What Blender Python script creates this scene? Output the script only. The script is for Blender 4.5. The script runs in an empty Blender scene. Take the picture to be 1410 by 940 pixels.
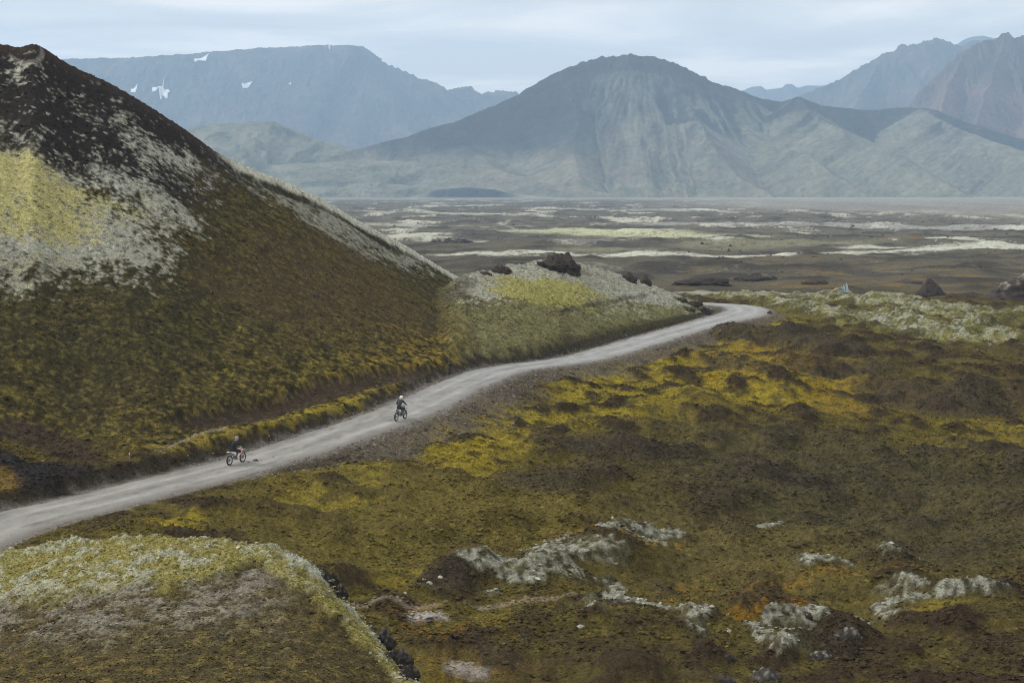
import bpy, bmesh, math, random
import numpy as np
from mathutils import Vector, Matrix

# ------------------------------------------------------------------ camera, sky, sun, exposure
S = bpy.context.scene
C = S.collection
F = 2350.0          # focal length in photo pixels (photo 1410 x 940)
HC = 28.0           # camera height above the far plain
HZ = 255.0          # horizon row of the photo
cam_d = bpy.data.cameras.new('camera')
cam = bpy.data.objects.new('camera', cam_d); C.objects.link(cam)
cam.location = (0, 0, HC); cam.rotation_euler = (math.radians(90), 0, 0)
cam_d.sensor_width = 36; cam_d.lens = 36 * F / 1410
cam_d.shift_y = -(470 - HZ) / 1410
cam_d.clip_start = 1; cam_d.clip_end = 60000
S.camera = cam

SUN_EL, SUN_AZ = math.radians(36), math.radians(-72)      # azimuth from +Y, negative = left
w = bpy.data.worlds.new('World'); S.world = w; w.use_nodes = True
nt = w.node_tree; nt.nodes.clear()
def N(nt, t, **k):
    n = nt.nodes.new(t)
    for a, v in k.items(): setattr(n, a, v)
    return n
out = N(nt, 'ShaderNodeOutputWorld'); bg = N(nt, 'ShaderNodeBackground')
sky = N(nt, 'ShaderNodeTexSky', sky_type='NISHITA', sun_disc=False, sun_elevation=SUN_EL, sun_rotation=SUN_AZ)
sky.air_density = 1.2; sky.dust_density = 1.0
tc = N(nt, 'ShaderNodeTexCoord'); sep = N(nt, 'ShaderNodeSeparateXYZ')
nt.links.new(tc.outputs['Generated'], sep.inputs[0])
# project the view direction onto a flat cloud deck
add = N(nt, 'ShaderNodeMath', operation='ADD'); add.inputs[1].default_value = 0.035
ab = N(nt, 'ShaderNodeMath', operation='ABSOLUTE'); nt.links.new(sep.outputs[2], ab.inputs[0]); nt.links.new(ab.outputs[0], add.inputs[0])
dx = N(nt, 'ShaderNodeMath', operation='DIVIDE'); dy = N(nt, 'ShaderNodeMath', operation='DIVIDE')
nt.links.new(sep.outputs[0], dx.inputs[0]); nt.links.new(add.outputs[0], dx.inputs[1])
nt.links.new(sep.outputs[1], dy.inputs[0]); nt.links.new(add.outputs[0], dy.inputs[1])
cmb = N(nt, 'ShaderNodeCombineXYZ'); nt.links.new(dx.outputs[0], cmb.inputs[0]); nt.links.new(dy.outputs[0], cmb.inputs[1])
nz = N(nt, 'ShaderNodeTexNoise'); nz.inputs['Scale'].default_value = 0.6; nz.inputs['Detail'].default_value = 7; nz.inputs['Roughness'].default_value = 0.52; nz.inputs['Distortion'].default_value = 0.5
nt.links.new(cmb.outputs[0], nz.inputs['Vector'])
cr = N(nt, 'ShaderNodeValToRGB'); nt.links.new(nz.outputs['Fac'], cr.inputs[0])
e = cr.color_ramp.elements
e[0].position = 0.38; e[0].color = (15.0, 14.7, 14.3, 1)
e[1].position = 0.60; e[1].color = (23.5, 21.4, 19.6, 1)
m_ = e.new(0.5); m_.color = (18.0, 17.2, 16.4, 1)
mx = N(nt, 'ShaderNodeMixRGB'); mx.inputs[0].default_value = 0.9
nt.links.new(sky.outputs[0], mx.inputs[1]); nt.links.new(cr.outputs[0], mx.inputs[2])
nt.links.new(mx.outputs[0], bg.inputs[0]); bg.inputs[1].default_value = 0.072
nt.links.new(bg.outputs[0], out.inputs[0])

sd = bpy.data.lights.new('sun', 'SUN'); sd.energy = 3.1; sd.angle = math.radians(8); sd.color = (1, 0.96, 0.9)
sun = bpy.data.objects.new('sun', sd); C.objects.link(sun)
sv = Vector((math.sin(SUN_AZ) * math.cos(SUN_EL), math.cos(SUN_AZ) * math.cos(SUN_EL), math.sin(SUN_EL)))
sun.rotation_euler = sv.to_track_quat('Z', 'Y').to_euler(); sun.location = sv * 500
S.view_settings.view_transform = 'Standard'; S.view_settings.look = 'None'
S.view_settings.exposure = -0.08; S.view_settings.gamma = 1
S.view_settings.use_curve_mapping = False
S.render.engine = 'CYCLES'; S.cycles.volume_bounces = 1; S.cycles.max_bounces = 5
S.cycles.filter_width = 1.1; S.cycles.use_denoising = True; S.cycles.denoising_prefilter = 'NONE'

# ------------------------------------------------------------------ helpers
def tag(o, label, cat, group=None, kind=None):
    o['label'] = label; o['category'] = cat
    if group: o['group'] = group
    if kind: o['kind'] = kind
    return o

rng = np.random.RandomState(7)
PERM = rng.permutation(256).astype(np.int32); PERM = np.concatenate([PERM, PERM])
GA = rng.rand(256) * 2 * np.pi
GX, GY = np.cos(GA).astype(np.float32), np.sin(GA).astype(np.float32)
def pn(x, y, seed=0):
    """gradient noise about -1..1"""
    x = np.asarray(x, np.float64) + seed * 17.37; y = np.asarray(y, np.float64) + seed * 9.71
    xi = np.floor(x); yi = np.floor(y)
    fx = (x - xi).astype(np.float32); fy = (y - yi).astype(np.float32)
    xi = xi.astype(np.int64) & 255; yi = yi.astype(np.int64) & 255
    x1 = (xi + 1) & 255; y1 = (yi + 1) & 255
    def g(ix, iy, dx, dy):
        h = PERM[PERM[ix] + iy]
        return GX[h] * dx + GY[h] * dy
    u = fx * fx * fx * (fx * (fx * 6 - 15) + 10); v = fy * fy * fy * (fy * (fy * 6 - 15) + 10)
    a = g(xi, yi, fx, fy); b = g(x1, yi, fx - 1, fy); c = g(xi, y1, fx, fy - 1); d = g(x1, y1, fx - 1, fy - 1)
    return 1.5 * ((a + u * (b - a)) * (1 - v) + (c + u * (d - c)) * v)
def fbm(x, y, octv=4, seed=0, gain=0.5):
    r = 0; a = 1; t = 0
    for i in range(octv):
        r = r + a * pn(x, y, seed + i * 3); t += a; a *= gain; x = x * 2.03; y = y * 2.03
    return r / t * 1.3
def ss(a, b, x):
    t = np.clip((x - a) / (b - a), 0, 1); return t * t * (3 - 2 * t)
def interp(x, xs, ys): return np.interp(x, xs, ys)
def sinterp(x, xs, ys):
    """monotone-ish smooth interpolation (Catmull-Rom on uneven knots)"""
    xs = np.array(xs, float); ys = np.array(ys, float)
    m = np.gradient(ys, xs)
    x = np.clip(x, xs[0], xs[-1]); i = np.clip(np.searchsorted(xs, x) - 1, 0, len(xs) - 2)
    h = xs[i + 1] - xs[i]; t = (x - xs[i]) / h
    return ((2*t**3 - 3*t**2 + 1) * ys[i] + (t**3 - 2*t**2 + t) * h * m[i] + (-2*t**3 + 3*t**2) * ys[i + 1] + (t**3 - t**2) * h * m[i + 1])
def smax(a, b, k):
    h = np.clip(0.5 + 0.5 * (a - b) / k, 0, 1); return b + (a - b) * h + k * h * (1 - h)
def W(px, py, d):
    """the world point seen at photo pixel (px, py) at distance d"""
    return ((px - 705) / F * d, d, HC + (HZ - py) / F * d)
def catmull(P, step):
    P = [np.array(p, float) for p in P]; P = [2*P[0] - P[1]] + P + [2*P[-1] - P[-2]]
    o = []
    for i in range(1, len(P) - 2):
        n = max(2, int(np.linalg.norm(P[i+1] - P[i]) / step))
        for k in range(n):
            t = k / n
            o.append(0.5 * ((2*P[i]) + (-P[i-1] + P[i+1])*t + (2*P[i-1] - 5*P[i] + 4*P[i+1] - P[i+2])*t*t + (-P[i-1] + 3*P[i] - 3*P[i+1] + P[i+2])*t**3))
    o.append(P[-2]); return np.array(o)
def dist_poly(X, Y, pts):
    """distance to a polyline, parameter along it (metres), and signed side (+ = left of travel)"""
    best = np.full(X.shape, 1e9, np.float32); par = np.zeros(X.shape, np.float32); side = np.zeros(X.shape, np.float32)
    s = 0
    for (x0, y0), (x1, y1) in zip(pts[:-1, :2], pts[1:, :2]):
        dx, dy = x1 - x0, y1 - y0; L = math.hypot(dx, dy) + 1e-9
        t = np.clip(((X - x0) * dx + (Y - y0) * dy) / (L * L), 0, 1)
        ex = X - x0 - t * dx; ey = Y - y0 - t * dy; d = np.hypot(ex, ey)
        m = d < best
        best = np.where(m, d, best); par = np.where(m, s + t * L, par); side = np.where(m, dx * ey - dy * ex, side)
        s += L
    return best, par, side

# ------------------------------------------------------------------ materials
def new_mat(name, rough=0.9, spec=0.2):
    m = bpy.data.materials.new(name); m.use_nodes = True
    b = m.node_tree.nodes['Principled BSDF']; b.inputs['Roughness'].default_value = rough
    b.inputs['Specular IOR Level'].default_value = spec
    return m, m.node_tree, b
def cover_mat(name, scales, amp, bump, rough=0.95, squash=None):
    """ground cover: painted base cover from the 'cover' attribute broken up by 3-D noise"""
    m, t, b = new_mat(name, rough, 0.03)
    at = N(t, 'ShaderNodeAttribute', attribute_name='cover'); geo = N(t, 'ShaderNodeNewGeometry')
    col = at.outputs['Color']; hsum = None
    src = geo.outputs['Position']
    if squash:
        mp = N(t, 'ShaderNodeMapping'); mp.inputs['Scale'].default_value = squash; t.links.new(src, mp.inputs[0]); src = mp.outputs[0]
    for i, (sc, a) in enumerate(zip(scales, amp)):
        n = N(t, 'ShaderNodeTexNoise'); n.inputs['Scale'].default_value = sc; n.inputs['Detail'].default_value = 4; n.inputs['Roughness'].default_value = 0.65
        t.links.new(src, n.inputs['Vector'])
        r = N(t, 'ShaderNodeMapRange'); r.inputs[1].default_value = 0.3; r.inputs[2].default_value = 0.7; r.inputs[3].default_value = 1 - a; r.inputs[4].default_value = 1 + a; r.clamp = False
        t.links.new(n.outputs['Fac'], r.inputs[0])
        mu = N(t, 'ShaderNodeVectorMath', operation='SCALE'); t.links.new(col, mu.inputs[0]); t.links.new(r.outputs[0], mu.inputs['Scale'])
        mxx = N(t, 'ShaderNodeVectorMath', operation='MAXIMUM'); mxx.inputs[1].default_value = (0.006, 0.006, 0.005); t.links.new(mu.outputs[0], mxx.inputs[0])
        col = mxx.outputs[0]
        if i == 0: h1 = n
        hl = n
    t.links.new(col, b.inputs['Base Color'])
    bp = N(t, 'ShaderNodeBump'); bp.inputs['Strength'].default_value = 0.6; bp.inputs['Distance'].default_value = bump
    t.links.new(hl.outputs['Fac'], bp.inputs['Height']); 
    bp2 = N(t, 'ShaderNodeBump'); bp2.inputs['Strength'].default_value = 0.6; bp2.inputs['Distance'].default_value = bump * scales[-1] / scales[0] * 0.6
    t.links.new(h1.outputs['Fac'], bp2.inputs['Height']); t.links.new(bp.outputs[0], bp2.inputs['Normal'])
    t.links.new(bp2.outputs[0], b.inputs['Normal'])
    return m
M_ground = cover_mat('moss_and_heather', (2.2, 9.0), (0.34, 0.60), 0.10)
M_mound = cover_mat('mound_moss', (4.0, 16.0), (0.30, 0.55), 0.06)
M_mount = cover_mat('mountain_cover', (0.012, 0.06), (0.22, 0.30), 6.0)
def plain_mat(name, rgb, rough=0.6, var=0.12, scale=30, metal=0, spec=0.4):
    m, t, b = new_mat(name, rough, spec); b.inputs['Metallic'].default_value = metal
    tcn = N(t, 'ShaderNodeTexCoord'); n = N(t, 'ShaderNodeTexNoise'); n.inputs['Scale'].default_value = scale; n.inputs['Detail'].default_value = 4
    t.links.new(tcn.outputs['Object'], n.inputs['Vector'])
    r = N(t, 'ShaderNodeMapRange'); r.inputs[3].default_value = 1 - var; r.inputs[4].default_value = 1 + var; r.inputs[1].default_value = 0.3; r.inputs[2].default_value = 0.7
    t.links.new(n.outputs['Fac'], r.inputs[0])
    mu = N(t, 'ShaderNodeVectorMath', operation='SCALE'); mu.inputs[0].default_value = rgb; t.links.new(r.outputs[0], mu.inputs['Scale'])
    t.links.new(mu.outputs[0], b.inputs['Base Color'])
    return m

def mesh_from(name, verts, faces, mat=None, parent=None, cols=None, smooth=True, link=True):
    me = bpy.data.meshes.new(name)
    verts = np.asarray(verts, np.float32); faces = np.asarray(faces, np.int32)
    k = faces.shape[1]
    me.vertices.add(len(verts)); me.vertices.foreach_set('co', verts.ravel())
    me.loops.add(faces.size); me.loops.foreach_set('vertex_index', faces.ravel())
    me.polygons.add(len(faces)); me.polygons.foreach_set('loop_start', np.arange(0, faces.size, k, dtype=np.int32))
    me.polygons.foreach_set('loop_total', np.full(len(faces), k, np.int32))
    me.update(calc_edges=True)
    if smooth: me.polygons.foreach_set('use_smooth', np.ones(len(faces), bool))
    if cols is not None:
        a = me.attributes.new('cover', 'FLOAT_COLOR', 'POINT')
        c4 = np.ones((len(verts), 4), np.float32); c4[:, :3] = cols; a.data.foreach_set('color', c4.ravel())
    if mat: me.materials.append(mat)
    o = bpy.data.objects.new(name, me)
    if link: C.objects.link(o)
    if parent: o.parent = parent
    return o
def grid_faces(nr, nc):
    r, c = np.meshgrid(np.arange(nr - 1), np.arange(nc - 1), indexing='ij'); i = (r * nc + c).ravel()
    return np.stack([i, i + 1, i + nc + 1, i + nc], 1)
def submesh(name, V, faces, mat, cols):
    idx = np.unique(faces); mp = np.full(len(V), -1, np.int64); mp[idx] = np.arange(len(idx))
    return mesh_from(name, V[idx], mp[faces], mat, cols=cols[idx])

# ------------------------------------------------------------------ terrain layers
PXC = np.r_[np.arange(-1400, -170, 45.0), np.linspace(-160, 1570, 880), np.arange(1590, 3000, 45.0)]
rows = [22.0]
while rows[-1] < 52: rows.append(rows[-1] + 2.5)
while rows[-1] < 4000:
    r = rows[-1]
    if r < 76: s = 0.8
    elif r < 140: s = 0.26
    elif r < 240: s = 0.26 + (r - 140) * 0.0016
    else: s = max(0.42, (r / 240) ** 2 * 0.42) if r < 420 else r * r / (F * 25) * 0.55
    rows.append(r + min(s, 45))
rows = np.array(rows)
YY, PX = np.meshgrid(rows, PXC, indexing='ij'); XX = (PX - 705) / F * YY

road_px = [(-160, 800, 8.6), (0, 725, 9.3), (150, 685, 9.3), (325, 641, 9.3), (450, 603, 9.7), (553, 567, 10.2), (640, 527, 10.2), (700, 507, 10.2),
           (800, 493, 9.9), (900, 465, 9.6), (950, 451, 9.5), (992, 440, 9.5), (1022, 432, 9.4), (1030, 426, 9.4), (1015, 421, 9.3), (982, 418.5, 9.2), (940, 417, 9.0), (900, 418, 8.5), (840, 420, 8.0)]
road_w = []
for px, py, z in road_px:
    d = (HC - z) * F / (py - HZ); road_w.append(((px - 705) / F * d, d, z))
ROAD = catmull(road_w, 1.0)
HALF = 2.45

cp = [(400,700,104),(400,760,94),(500,800,87),(600,940,74),(600,860,82),(500,680,109),(600,640,120),(600,740,100),(700,600,135),(700,560,146),
      (800,540,158),(800,620,133),(900,520,172),(900,600,143),(900,700,115),(900,800,96.5),(900,940,77),(1050,480,205),(1050,560,160),(1050,640,131),
      (1200,480,212),(1200,440,250),(1200,560,165),(1200,700,117),(1200,900,81),(1400,440,260),(1400,560,168),(1400,700,119),(1400,900,82),
      (1600,440,260),(1600,560,168),(1600,700,119),(1600,900,82),(1200,402,370),(1000,402,370),(1400,402,370),(1600,402,370),(700,402,370),
      (0,640,106),(-160,680,96),(-160,560,130),(200,615,113),(100,400,250),(400,400,300)]
CPW = np.array([W(*c) for c in cp])
def tps_fit(P, z, lam=6.0):
    n = len(P); d = np.hypot(P[:, None, 0] - P[None, :, 0], P[:, None, 1] - P[None, :, 1]) + 1e-6
    K = d * d * np.log(d) + np.eye(n) * lam * 100; Q = np.c_[np.ones(n), P]
    A = np.block([[K, Q], [Q.T, np.zeros((3, 3))]]); return np.linalg.solve(A, np.r_[z, 0, 0, 0])
CW = tps_fit(CPW[:, :2], CPW[:, 2])
def tps_eval(X, Y):
    r = CW[-3] + CW[-2] * X + CW[-1] * Y
    for (x, y), c in zip(CPW[:, :2], CW[:-3]):
        d = np.hypot(X - x, Y - y) + 1e-6; r = r + c * d * d * np.log(d)
    return r
def base_height(X, Y):
    Yc = np.clip(Y, 60, 400); zn = tps_eval(np.clip(X, (-200 - 705) / F * Yc, (1620 - 705) / F * Yc), Yc)
    zf = interp(Y, [300, 370, 450, 600, 1000, 1800, 3000, 4200], [6.2, 5.0, 4.2, 3.0, 1.5, 0.6, 0.1, 0.0])
    t = ss(320, 400, Y); return zn * (1 - t) + zf * t
HB = dict(px=[-160, 0, 100, 200, 300, 400, 500, 600, 640, 700], y=[652, 640, 630, 622, 602, 578, 548, 515, 500, 480], d=[98, 108, 112, 113.5, 119, 126, 137, 152, 160, 172])
HCr = dict(px=[-160, -60, 0, 25, 50, 62, 90, 140, 200, 260, 300, 350, 400, 450, 500, 550, 600, 622, 660, 720],
           y=[30, 50, 60, 66, 64, 70, 88, 113, 147, 184, 209, 235, 259, 283, 309, 338, 368, 380, 400, 440],
           d=[185, 183, 182, 182, 182, 183, 184, 185, 187, 190, 193, 196, 200, 205, 210, 216, 223, 226, 228, 230])
KB = dict(px=[560, 600, 700, 800, 900, 950, 990], y=[528, 512, 496, 471, 445, 434, 429], d=[150, 155, 167, 191, 222, 238, 247])
KC = dict(px=[560, 600, 640, 680, 720, 760, 800, 850, 900, 940, 970, 995], y=[420, 388, 379, 371, 363, 359, 362, 377, 394, 408, 420, 429], d=[198, 204, 212, 222, 231, 238, 243, 248, 251, 252, 253, 254])
def slope_layer(PX, Y, B, K, power, near, back, smooth=None):
    f = sinterp
    db = f(PX, B['px'], B['d']); zb = HC + (HZ - f(PX, B['px'], B['y'])) / F * db
    dc = f(PX, K['px'], K['d']); zc = HC + (HZ - f(PX, K['px'], K['y'])) / F * dc
    t = (Y - db) / np.maximum(dc - db, 5)
    z = zb + (zc - zb) * np.clip(t, 0, 1) ** power
    z = np.where(Y < db, zb - near * (db - Y), z)
    return np.where(Y > dc, zc - back * (Y - dc), z), t, Y - dc
rd, rs, rside = dist_poly(XX, YY, ROAD)
seg = np.r_[0, np.cumsum(np.hypot(*np.diff(ROAD[:, :2], axis=0).T))]
rz = interp(rs, seg, ROAD[:, 2])
def widen(x, y): return interp(y, [90, 110, 130, 150, 200, 225, 245, 270], [0.3, 0.2, 0.3, 0.2, 0.35, 0.5, 1.3, 0.2])
rd = rd - widen(XX, YY) * (rd < 20)
Zb = base_height(XX, YY)
Zh, th, dcrest = slope_layer(PX, YY, HB, HCr, 1.18, 0.5, 0.55)
Zh = Zh - np.clip(PX - 640, 0, None) ** 1.3 * 0.03
Zk, tk, kcrest = slope_layer(PX, YY, KB, KC, 1.0, 0.5, 0.35)
Zk = Zk - np.clip(PX - 985, 0, None) * 0.15 - np.clip(640 - PX, 0, None) ** 1.3 * 0.022
Z0 = smax(Zb, Zh, 0.8); Z0 = smax(Z0, Zk, 0.9 + 2.6 * np.exp(-((PX - 630) / 45) ** 2))
layer = np.where((Zh > Zb) & (Zh > Zk), 1, np.where(Zk > Zb, 2, 0))
onhill = ss(-0.5, 1.0, Zh - np.maximum(Zb, Zk)); onkn = ss(-0.5, 1.0, Zk - np.maximum(Zb, Zh)); valley = (1 - onhill) * (1 - onkn)

def unproject(px, py, Z=None):
    """first visible ground point under a photo pixel"""
    Z = Z0 if Z is None else Z
    c = int(np.argmin(np.abs(PXC - px)))
    p = HZ + F * (HC - Z[:, c]) / rows
    start = np.searchsorted(rows, 72.0)
    i = np.nonzero(p[start:] <= py)[0]
    i = start + (i[0] if len(i) else len(p) - start - 1)
    if i > start and p[i - 1] > py:
        t = (p[i-1] - py) / max(p[i-1] - p[i], 1e-6); t = min(max(t, 0), 1)
    else: t = 1
    d = rows[i - 1] * (1 - t) + rows[i] * t; z = Z[i - 1, c] * (1 - t) + Z[i, c] * t
    return (px - 705) / F * d, d, z

# warped coordinates give painted edges their ragged outline
WX = fbm(XX / 9, YY / 9, 3, 41); WY = fbm(XX / 9, YY / 9, 3, 52)
WX2 = fbm(XX / 1.3, YY / 1.3, 3, 43); WY2 = fbm(XX / 1.3, YY / 1.3, 3, 54)
def line_mask(pts, r0, r1, warp=1.0, Z=None):
    """soft band around a world polyline through photo pixels; r in metres (full inside r0, none past r1)"""
    P = np.array([unproject(*p)[:2] for p in pts]); 
    x0, x1, y0, y1 = P[:, 0].min() - r1 - 6, P[:, 0].max() + r1 + 6, P[:, 1].min() - r1 - 6, P[:, 1].max() + r1 + 6
    m = (XX > x0) & (XX < x1) & (YY > y0) & (YY < y1); o = np.zeros(XX.shape, np.float32)
    if not m.any(): return o
    if len(P) == 1: P = np.vstack([P, P + 0.01])
    X = XX[m] + warp * (WX[m] * 1.5 + WX2[m] * 0.6); Y = YY[m] + warp * (WY[m] * 2.0 + WY2[m] * 0.6)
    d, _, _ = dist_poly(X, Y, P); o[m] = 1 - ss(r0, r1, d); return o
def poly_mask(pts, feather, warp=1.0):
    """soft region inside a world polygon through photo pixels"""
    P = np.array([unproject(*p)[:2] for p in pts]); pad = feather + 6 * max(warp, 1)
    m = (XX > P[:, 0].min() - pad) & (XX < P[:, 0].max() + pad) & (YY > P[:, 1].min() - pad) & (YY < P[:, 1].max() + pad)
    o = np.zeros(XX.shape, np.float32)
    if not m.any(): return o
    X = XX[m] + warp * (WX[m] * 2.5 + WX2[m] * 0.8); Y = YY[m] + warp * (WY[m] * 3.5 + WY2[m] * 0.8)
    inside = np.zeros(X.shape, bool); n = len(P)
    for i in range(n):
        xa, ya = P[i]; xb, yb = P[(i + 1) % n]
        if abs(yb - ya) < 1e-9: continue
        c = ((ya > Y) != (yb > Y)) & (X < (xb - xa) * (Y - ya) / (yb - ya) + xa); inside ^= c
    d, _, _ = dist_poly(X, Y, np.vstack([P, P[:1]]))
    o[m] = ss(-feather, feather, np.where(inside, d, -d)); return o

# --- relief
lump = fbm(XX / 7, YY / 7, 3, 3); ridge = 1 - np.abs(fbm(XX / 11, YY / 8, 3, 9)) * 2.2
tuss = fbm(XX / 1.1, YY / 1.1, 2, 21); fine = fbm(XX / 0.42, YY / 0.42, 2, 27)
humm = np.maximum(fbm(XX / 4.2, YY / 4.2, 2, 33), 0) ** 1.0
far = ss(300, 420, YY)
n1b = fbm(XX / 30, YY / 30, 2, 14)
rel = valley * (1 - far) * (lump * 0.55 + fbm(XX / 17, YY / 17, 3, 6) * 2.2 * ss(-0.5, 0.5, n1b) + humm * 1.0 + np.abs(tuss) * 0.10) + onhill * (fbm(XX / 14, YY / 14, 2, 61) * 0.5 + np.abs(tuss) * 0.09) + onkn * (lump * 0.35 + np.abs(tuss) * 0.28 + humm * 0.35)
rel += fine * 0.05 * (1 - far)
# lava relief out on the plain
L1 = fbm(XX / 60, YY / 110, 4, 71); L2 = fbm(XX / 22, YY / 40, 3, 77)
plain = far * (1 - onhill) * (1 - ss(2000, 3000, YY))
rel += plain * (np.maximum(L1, -0.1) * 3.2 + np.maximum(L2, 0) * 1.6 + fbm(XX / 6, YY / 6, 2, 83) * 0.3)
rel *= ss(HALF + 0.2, HALF + 5, rd)
hummocks = []
def hummock(pts, r0, r1, h, warp=1.0):
    global rel
    m = line_mask(pts, r0 * 0.9, r1, warp); rel = rel + m * h * 0.42 * (1 + 0.25 * lump) * (1 + 0.12 * tuss); hummocks.append(m); return m
# lichen topped lava hummocks in the lower right
LH = [([(632, 792), (680, 784), (725, 783)], 0.4, 1.7, 0.8), ([(700, 795), (740, 790), (790, 786)], 0.6, 1.9, 0.8), ([(755, 768), (800, 768)], 0.8, 2.6, 0.9), ([(768, 750), (785, 748)], 0.3, 1.4, 0.5),
      ([(835, 745), (855, 742)], 0.4, 1.5, 0.5), ([(868, 733), (905, 731)], 0.6, 2.0, 0.6), ([(875, 755), (895, 756)], 0.3, 1.3, 0.4), ([(840, 768)], 0.5, 1.5, 0.4), ([(858, 790)], 0.5, 1.3, 0.3),
      ([(682, 812)], 0.3, 1.1, 0.45), ([(815, 842), (880, 838), (950, 848)], 0.5, 1.8, 0.9), ([(955, 856), (965, 870)], 0.4, 1.4, 0.6),
      ([(1080, 826), (1115, 824)], 0.4, 1.4, 0.5), ([(1078, 842), (1112, 838)], 0.4, 1.3, 0.5), ([(1130, 830), (1165, 840)], 0.4, 1.5, 0.5), ([(1060, 852), (1085, 868)], 0.3, 1.2, 0.5), ([(1085, 885)], 0.5, 1.5, 0.6),
      ([(1200, 812), (1245, 806)], 0.4, 1.4, 0.5), ([(1240, 822), (1310, 818), (1350, 822)], 0.4, 1.6, 0.5), ([(1195, 825), (1225, 838)], 0.4, 1.5, 0.5), ([(1225, 777), (1270, 772)], 0.3, 1.3, 0.4), ([(1065, 716), (1085, 712)], 0.5, 1.8, 0.4), ([(1110, 783), (1140, 780)], 0.3, 1.2, 0.3), ([(805, 862)], 0.2, 0.9, 0.4)]
lichen = np.zeros(XX.shape, np.float32)
for a in LH: lichen = np.maximum(lichen, hummock([(u_, v_ + 6) for u_, v_ in a[0]], a[1], a[2] * 0.85, a[3] * 0.8))
# brown heather humps
for a in [([(1005, 462), (1090, 470), (1150, 490)], 2.5, 7, 2.2), ([(990, 500), (1050, 510)], 2, 5, 1.3), ([(1100, 505), (1190, 508)], 2, 5, 1.3), ([(1230, 540), (1330, 560)], 2, 6, 1.6), ([(1380, 560), (1460, 565)], 2, 6, 1.6),
          ([(760, 618), (840, 612), (920, 622)], 1.3, 4, 1.5), ([(730, 668), (800, 660)], 1.5, 4, 1.0), ([(1040, 655), (1120, 662)], 1.5, 3.5, 0.9), ([(850, 585), (900, 590)], 1.0, 3, 0.7), ([(1000, 610), (1080, 600), (1180, 620)], 1.5, 5, 1.0),
          ([(1220, 600), (1300, 590)], 1.5, 4.5, 1.0), ([(1320, 640), (1380, 642)], 1.3, 3.5, 0.8), ([(1150, 890), (1180, 885)], 0.6, 1.8, 0.8), ([(680, 900), (700, 905)], 0.8, 2.2, 0.7), ([(630, 812), (585, 818)], 0.6, 1.8, 0.5)]: hummock(a[0], a[1], a[2], a[3] * 1.6)
pale_r = np.zeros(XX.shape, np.float32)
for a in [([(1040, 412), (1120, 412), (1220, 420), (1330, 440)], 4, 12, 2.2), ([(1100, 428), (1180, 440), (1270, 455), (1350, 462)], 3, 9, 1.8), ([(940, 408), (1000, 410)], 3, 8, 0.8), ([(1370, 432), (1450, 436)], 4, 9, 1.4)]:
    pale_r = np.maximum(pale_r, hummock(*a, warp=1.4))
# ditch and old track along the foot of the hill
track = line_mask([(270, 577), (330, 566), (400, 552), (470, 528), (540, 513), (610, 503)], 0.8, 1.9, 0.35)
rel -= track * 0.7
rim = (np.exp(-(dcrest / 1.0) ** 2) * 0.45 - np.exp(-((dcrest + 2.4) / 1.0) ** 2) * 0.5) * ss(290, 340, PX) * onhill; rel += rim
rel += np.clip(lichen * 1.4, 0, 1) * (fbm(XX / 0.8, YY / 0.8, 2, 91) * 0.09 + np.abs(fine) * 0.10) + np.clip(pale_r, 0, 1) * (fbm(XX / 1.6, YY / 1.6, 2, 92) * 0.22 + np.abs(fine) * 0.12)
Z1 = Z0 + rel
# road bed: cut and fill
e_ = np.maximum(rd - HALF - 0.3, 0)
lo = rz - 0.03 - 0.36 * e_; hi = rz - 0.03 + 1.15 * np.maximum(e_ - 0.3, 0) ** 1.0 + 0.0 * e_
nearroad = rd < 30
Zc = np.where(nearroad, np.minimum(np.maximum(Z1, lo - 0.5 * np.minimum(0, 0)), hi + np.maximum(0, e_ - 8)), Z1)
Zc = np.where(rd < HALF + 0.3, rz - 0.06, Zc)
# only the fill side is raised when the natural ground is lower
Z = Zc + fine * 0.05 * ss(HALF + 0.6, HALF + 2, rd) * (1 - far)
fill = ((lo > Z1) & (rd < 25)).astype(np.float32); cut = ((hi < Z1) & (rd < 12) & (rd > HALF + 0.3)).astype(np.float32)

# ------------------------------------------------------------------ ground cover colours (albedo of what grows there, some shade painted in)
def rgb(*c): return np.array(c, np.float32)
DKOLIVE = rgb(0.046, 0.038, 0.015); OLIVE = rgb(0.098, 0.080, 0.022); YEL = rgb(0.215, 0.172, 0.018); PALE = rgb(0.34, 0.35, 0.29); GOLD = rgb(0.25, 0.135, 0.014)
SCREE = rgb(0.026, 0.021, 0.019); HEATH = rgb(0.042, 0.030, 0.018); GREY = rgb(0.150, 0.145, 0.120); YMOSS = rgb(0.30, 0.280, 0.115); GRAV = rgb(0.135, 0.125, 0.110); ROCKC = rgb(0.040, 0.034, 0.030)
n1 = fbm(XX / 16, YY / 16, 4, 101); n2 = fbm(XX / 5, YY / 5, 4, 111); n3 = fbm(XX / 1.6, YY / 1.6, 3, 121); n4 = fbm(XX / 0.5, YY / 0.5, 2, 131)
spk = fbm(XX / 0.35, YY / 0.6, 1, 141)
col = np.empty(XX.shape + (3,), np.float32); col[:] = OLIVE
def paint(m, c, s=1.0):
    global col
    m = np.clip(m * s, 0, 1)[..., None].astype(np.float32); col = col * (1 - m) + c * m
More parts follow.
